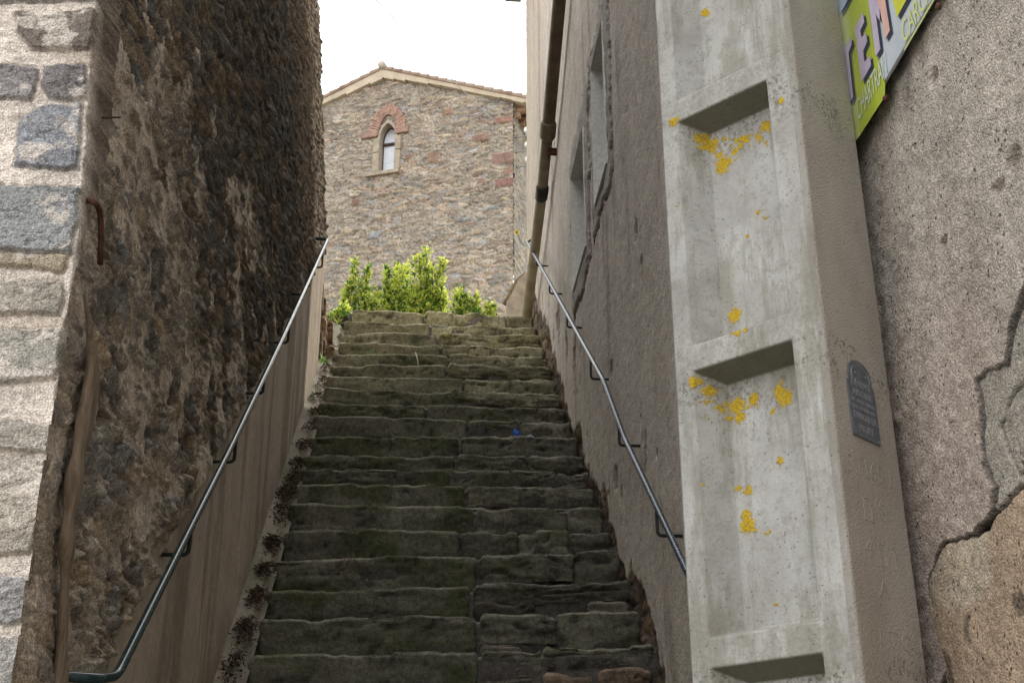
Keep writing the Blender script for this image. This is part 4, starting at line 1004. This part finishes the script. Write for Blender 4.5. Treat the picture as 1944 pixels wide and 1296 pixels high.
# insulators on the side wall
m_cer = plain('white_ceramic', (.75, .75, .73), .3, .05, 20, 0)
for (px, py) in ((984, 262), (985, 290), (986, 318)):
    d = ray(px-8, py); n_ = SN; t = (Q0[0]*n_[0]+Q0[1]*n_[1])/(d[0]*n_[0]+d[1]*n_[1]); p = np.array((t*d[0], t*d[1], EZ+t*d[2])); e3 = np.array((SN[0], SN[1], 0))
    ir = MB().tube(bend([p-e3*.02, p+e3*.22, p+e3*.22+np.array((0, 0, .09))], .03), .012, 8).build('insulator_bracket', plain('galvanised', (.25, .26, .27), .5), church, smooth=True)
    ic = MB().tube([p+e3*.22+np.array((0, 0, .07)), p+e3*.22+np.array((0, 0, .11)), p+e3*.22+np.array((0, 0, .17))], [.03, .045, .03], 10).build('insulator', m_cer, ir, smooth=True); ic.location = (0, 0, 0)
# wires
m_wire = plain('wire', (.16, .16, .17), .6, .1, 10, 0)
def wire(a, b, sag, r, label):
    a, b = np.array(a), np.array(b); pts = [a+(b-a)*t-np.array((0, 0, sag*4*t*(1-t))) for t in np.linspace(0, 1, 24)]
    tag(MB().tube(pts, r, 6).build('overhead_wire', m_wire, smooth=True), label, 'wire')
wire(on_y(990, 278, 20.2), on_y(690, -25, 9), .05, .0045, 'thin dark wire slanting down across the church gable to its right corner')
wire(on_y(992, 250, 20.4), on_y(790, -40, 13), .04, .002, 'very faint thin wire against the bright sky right of the gable peak')

# ------------------------------------------------------------------ low garden wall with mossy coping, right of the landing
gwl = thing('garden_wall', (1.3, 13, 6.4), 'low rendered wall with a curved mossy coping behind the foot of the drainpipe', 'wall')
P = [on_y(px, py, 12.6) for px, py in ((958, 612), (962, 572), (972, 556), (984, 530), (1000, 516), (1030, 512), (1030, 625), (958, 625))]
mb = MB(); n = len(P); mb.v = P+[(p[0], p[1]+.25, p[2]) for p in P]; mb.f = [tuple(range(n))]+[(i, (i+1) % n, n+(i+1) % n, n+i) for i in range(n)]
mb.build('wall_body', plain('garden_wall_render', (.36, .31, .25), .95, .25, 12, .5, .01), gwl)
mb = MB(); mb.tube(bend([(p[0]-.01, p[1]+.1, p[2]+.01) for p in P[1:6]], .08, 4), .035, 8); o = mb.build('coping', plain('mossy_coping', (.16, .12, .06), .95, .5, 40, 1, .02), gwl, smooth=True)

# broken rubble at the far end of the left wall
acc = acc0()
rr_ = random.Random(12)
V = []; 
for k in range(60):
    f_ = rr_.random(); y0 = 9.04+rr_.uniform(0, .35)+f_*.3; x0 = -.86+.16*f_+rr_.uniform(-.06, .03); z0 = stair_z(9.1)-.02+rr_.uniform(0, .75)*(1-f_)**.7; s = rr_.uniform(.07, .16)
    zt = z0+s*.6
    slab(acc, x0-s/2, x0+s/2, y0, (lambda zt=zt: (lambda xs: zt+0*xs))(), (lambda z0=z0: (lambda xs: z0-.12+0*xs))(), s, 700+k, r=.03, rough=.03, col=np.array((.27, .19, .12))*rr_.uniform(.7, 1.2), mossy=.15)
o = flush(acc, 'rubble_heap', m_step, None); tag(o, 'broken sunlit rubble footing beyond the end of the left wall beside the top steps', 'rubble')

# ------------------------------------------------------------------ shrubs behind the top step
def leaf_mat(name, a, b, tr):
    M = Mat(name); n = M.attr()
    M.set('Base Color', n); M.set('Roughness', .32); M.b.inputs['Specular IOR Level'].default_value = .5
    t = M.t.nodes.new('ShaderNodeBsdfTranslucent'); M.put(t.inputs[0], M.mix(1.0, n, (1.1, 1.1, .7), 'MULTIPLY')); mx = M.t.nodes.new('ShaderNodeMixShader'); mx.inputs[0].default_value = tr
    M.t.links.new(M.b.outputs[0], mx.inputs[1]); M.t.links.new(t.outputs[0], mx.inputs[2]); M.t.links.new(mx.outputs[0], M.t.nodes['Material Output'].inputs[0])
    return M.m
m_leaf = leaf_mat('shrub_leaf', 0, 0, .5)
m_twig = plain('twig_bark', (.12, .09, .06))
def leaf(V, Fc, Cc, p, d, n, L, Wd, c):
    d = d/np.linalg.norm(d); s = np.cross(d, n); s /= np.linalg.norm(s)+1e-9; n = np.cross(s, d); k = len(V)
    V += [p, p+d*L*.45+s*Wd/2+n*.12*Wd, p+d*L*.5-n*.05*L, p+d*L*.45-s*Wd/2+n*.12*Wd, p+d*L-n*.18*L]
    Fc += [(k, k+1, k+2), (k, k+2, k+3), (k+1, k+4, k+2), (k+2, k+4, k+3)]; Cc += [c]*5
def shrub(label, shoots, seed, yb, dens=1.0, dark=1.0):
    rn = np.random.RandomState(seed)
    t = thing('leafy_shrub', (shoots[0][0], yb, 6.35), label, 'shrub', 'shrubs behind the top step')
    V, Fc, Cc = [], [], []; tw = MB()
    for (x, zt, w_, yy) in shoots:
        base = np.array((x+rn.uniform(-.05, .05), yy, 6.35)); topp = np.array((x, yy+rn.uniform(-.05, .05), zt))
        tw.tube([base, (base+topp)/2+rn.uniform(-.03, .03, 3), topp], [.012, .008, .004], 6)
        n = int(160*dens*(zt-6.3)/.6*max(w_, .1)/.18)
        for k in range(n):
            f = rn.uniform(.0, 1)**.8; wid = w_*(1-.62*f**2.2)
            a = rn.uniform(0, 2*pi); rad = wid*math.sqrt(rn.uniform(.12, 1))
            c = base+(topp-base)*f+np.array((cos(a)*rad, sin(a)*rad*.8, rn.uniform(-.03, .03)))
            tipd = np.array((cos(a)*.7, sin(a)*.7, 1.0+f)); tipd /= np.linalg.norm(tipd)
            new = rn.uniform() < (.25+.55*f) and rad > wid*.45
            for j in range(rn.randint(4, 7)):
                b = rn.uniform(0, 2*pi); d = np.array((cos(b), sin(b), rn.uniform(.1, 1.0)))+tipd*.5
                if new: cc = np.array((.55, .62, .16))*rn.uniform(.6, 1.35)  # young outer leaves, lightened to paint in the sunlit highlights
                else: cc = np.array((.06, .15, .035))*rn.uniform(.6, 1.6)*dark  # older leaves, darkened to paint in the shaded interior
                leaf(V, Fc, Cc, c+tipd*rn.uniform(-.02, .02), d, np.array((0, 0, 1.))+rn.uniform(-.5, .5, 3), rn.uniform(.024, .055), rn.uniform(.012, .02), cc)
    mesh_obj('foliage', V, Fc, m_leaf, t, cols=Cc, smooth=False); tw.build('stems', m_twig, t, smooth=True)
def bx(px, py, y=12.0): p = on_y(px, py, y); return p[0], p[2]
def shoots(l, y):
    out = []
    for (px, py, wpx) in l: x, z = bx(px, py, y); out.append((x, z, wpx/2500*14.2/1.0, y+((px*7) % 5-2)*.06))
    return out
shrub('bright green shrub with two upright lit tufts, left one behind the top step', shoots([(675, 503, 12), (698, 510, 14), (665, 545, 16), (690, 540, 22), (715, 560, 18), (655, 560, 10), (700, 575, 25)], 12.0), 1, 12.0, 1.1)
shrub('largest and tallest yellow-green shrub, middle one behind the top step', shoots([(808, 480, 20), (772, 495, 18), (840, 505, 14), (735, 515, 9), (752, 498, 10), (760, 520, 28), (795, 505, 30), (820, 520, 34), (842, 540, 22), (750, 550, 28), (785, 555, 36), (825, 560, 34), (735, 560, 18), (800, 575, 46)], 12.1), 2, 12.1, 1.15)
shrub('small low pale green shrub, right one behind the top step', shoots([(875, 556, 14), (888, 565, 16), (905, 566, 10), (865, 570, 16), (925, 588, 12), (900, 592, 18), (935, 592, 8), (878, 585, 22)], 11.7), 3, 11.7, 1.3)
shrub('tiny dark green sprig at the left end of the top step', shoots([(650, 594, 10), (640, 598, 8), (658, 590, 6)], 11.0), 4, 11.0, 1.6, 1.3)
# small weeds
def weed(label, px, py, y, n, L, seed, cup=(.1, .22, .04), spread=.05, up=1.0):
    rn = np.random.RandomState(seed); p0 = np.array(on_y(px, py, y)); V, Fc, Cc = [], [], []
    for k in range(n):
        a = rn.uniform(0, 2*pi); d = np.array((cos(a), sin(a)*.6-.2, rn.uniform(.4, 1.6)*up))
        leaf(V, Fc, Cc, p0+rn.uniform(-1, 1, 3)*np.array((spread, spread, .01)), d, np.array((0, -.4, 1.)), L*rn.uniform(.6, 1.2), L*.22, np.array(cup)*rn.uniform(.6, 1.5))
    tag(mesh_obj('weed', V, Fc, m_leaf, None, cols=Cc, smooth=False), label, 'weed')
weed('green leafy weed sprouting at the left end of a stair tread', 614, 690, 8.95, 9, .09, 1, (.2, .4, .05), .01)
weed('small mossy green weed growing on the face of an upper step', 697, 672, 9.2, 26, .03, 2, (.06, .16, .03), .04, .6)
weed('green fronds jutting past the end edge of the left wall above the handrail', 608, 412, 9.0, 9, .13, 3, (.14, .34, .04), .02)
weed('tuft of dry grass in the joint of the third stone step from the top', 845, 640, 9.85, 12, .05, 4, (.26, .3, .1), .03)
weed('thin dry grass tuft at the right end of an upper step', 1000, 640, 9.8, 16, .06, 5, (.25, .27, .12), .12, .5)
weed('pale weeds around the rubble left of the top step', 628, 612, 10.2, 40, .07, 6, (.22, .26, .08), .1)
# yellow flower by the drainpipe
fl = thing('yellow_flower', on_y(981, 441, 12.5), 'single yellow flower head left of the drainpipe against the church corner', 'flower')
p0 = np.array(on_y(981, 441, 12.5)); mb = MB()
for k in range(12):
    a = 2*pi*k/12; mb.quad(p0+np.array((cos(a-.2)*.012, 0, sin(a-.2)*.012)), p0+np.array((cos(a-.1)*.036, -.004, sin(a-.1)*.036)), p0+np.array((cos(a+.1)*.036, -.004, sin(a+.1)*.036)), p0+np.array((cos(a+.2)*.012, 0, sin(a+.2)*.012)))
mb.build('petals', plain('yellow_petal', (.75, .55, .03), .6, .1, 20, 0), fl)
MB().tube([p0+np.array((0, .004, 0)), p0+np.array((0, -.008, 0))], [.014, .010], 10).build('flower_centre', plain('flower_brown', (.12, .09, .02)), fl)
MB().tube([p0+np.array((0, .003, 0)), p0+np.array((.05, .02, -.12)), p0+np.array((.2, .03, -.2))], .004, 6).build('stalk', plain('stalk_green', (.1, .16, .05)), fl, smooth=True)

# ------------------------------------------------------------------ leaf litter and bits on the steps
m_lit = attr_mat('litter_leaf', 60, .3, .3, .002)
rn = np.random.RandomState(9); V, Fc, Cc = [], [], []
for i, (y, zl, zr) in enumerate(steps[3:24]):
    nn = int(rn.uniform(160, 420)*(1.2 if i > 8 else .6)); hgt = rn.uniform(.025, .06); yc_ = y-rn.uniform(.06, .14); sy = rn.uniform(.03, .06); xc_ = -.672+rn.uniform(-.01, .012)
    for k in range(nn):
        yy = yc_+rn.normal(0, sy); x = min(max(xc_+rn.normal(0, .024), -.73), -.6)
        mound = math.exp(-((yy-yc_)/sy)**2*.5-((x-xc_)/.03)**2*.5)
        zz = stair_z(yy)-.03+rn.uniform(.2, 1)*hgt*mound
        a = rn.uniform(0, 2*pi); d = np.array((cos(a), sin(a), rn.uniform(-.6, .9)))
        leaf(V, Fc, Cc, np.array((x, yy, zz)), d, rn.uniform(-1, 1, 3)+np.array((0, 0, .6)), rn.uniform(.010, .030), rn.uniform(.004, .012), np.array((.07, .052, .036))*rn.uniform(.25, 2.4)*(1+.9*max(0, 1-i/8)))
    for k in range(4):
        p = np.array((xc_+rn.normal(0, .02), yc_+rn.normal(0, .04), 0)); p[2] = stair_z(p[1])+rn.uniform(0, .03); d = rn.uniform(-1, 1, 3)*np.array((.05, .05, .03)); q = len(V)
        V += [p, p+d, p+d+np.array((.0015, 0, .002)), p+np.array((.0015, 0, .002))]; Fc += [(q, q+1, q+2, q+3)]; Cc += [np.array((.25, .19, .12))]*4
tag(mesh_obj('leaf_litter', V, Fc, m_lit, None, cols=Cc, smooth=False), 'dark dead leaves heaped along the left ends of the steps', 'leaf litter', kind='stuff')
def crumple(name, p, s, col, label, seed):
    rn = np.random.RandomState(seed); mb = MB(); n = 7
    g_ = {}
    for i in range(n):
        for j in range(n):
            mb.v.append((p[0]+(i/(n-1)-.5)*s[0]+rn.uniform(-1, 1)*s[0]*.06, p[1]+(j/(n-1)-.5)*s[1], p[2]+s[2]*(.5+rn.uniform(-.5, .6))*(1-((i/(n-1)-.5)**2*3.2))))
    mb.f = [(i*n+j, (i+1)*n+j, (i+1)*n+j+1, i*n+j+1) for i in range(n-1) for j in range(n-1)]
    return tag(mb.build(name, plain(name+'_film', col, .35, .3, 90, 0, .001, 0, .6)), label, 'litter')
iy = steps[10][0]
p = on_y(981, 829, iy+.01); crumple('crumpled_wrapper', (p[0], iy+.03, p[2]+.006), (.05, .03, .06), (.03, .16, .62), 'crumpled bright blue wrapper lying on a middle step', 4)
p = on_y(1006, 833, iy+.01); crumple('paper_scrap', (p[0], iy+.02, p[2]+.006), (.06, .02, .028), (.5, .62, .8), 'small pale blue scrap just right of the blue wrapper on the same step', 5)
m_straw = plain('straw', (.42, .36, .27))
a = np.array(on_y(794, 698, 9.0)); b = np.array(on_y(789, 669, 9.12)); tag(MB().tube([a, (a+b)/2+np.array((.006, 0, 0)), b], .004, 6).build('dry_stalk', m_straw, smooth=True), 'pale dry stalk leaning against a riser near the top of the stairs', 'stalk')
rn = np.random.RandomState(21); p0 = np.array(on_y(660, 1060, 6.02)); V, Fc, Cc = [], [], []
for k in range(70):
    f = rn.uniform(0, 1); p = p0+np.array((rn.normal(0, .012+.012*(1-f)), -.02-rn.uniform(0, .03), -.085*f)); a = rn.uniform(0, 6.3)
    leaf(V, Fc, Cc, p, np.array((cos(a), -.3, sin(a))), rn.uniform(-1, 1, 3), .026, .007, np.array((.13, .1, .065))*rn.uniform(.5, 1.8))
tag(mesh_obj('withered_plant', V, Fc, m_lit, None, cols=Cc, smooth=False), 'withered brown plant hanging over a step edge in the lower left of the stairs', 'plant')
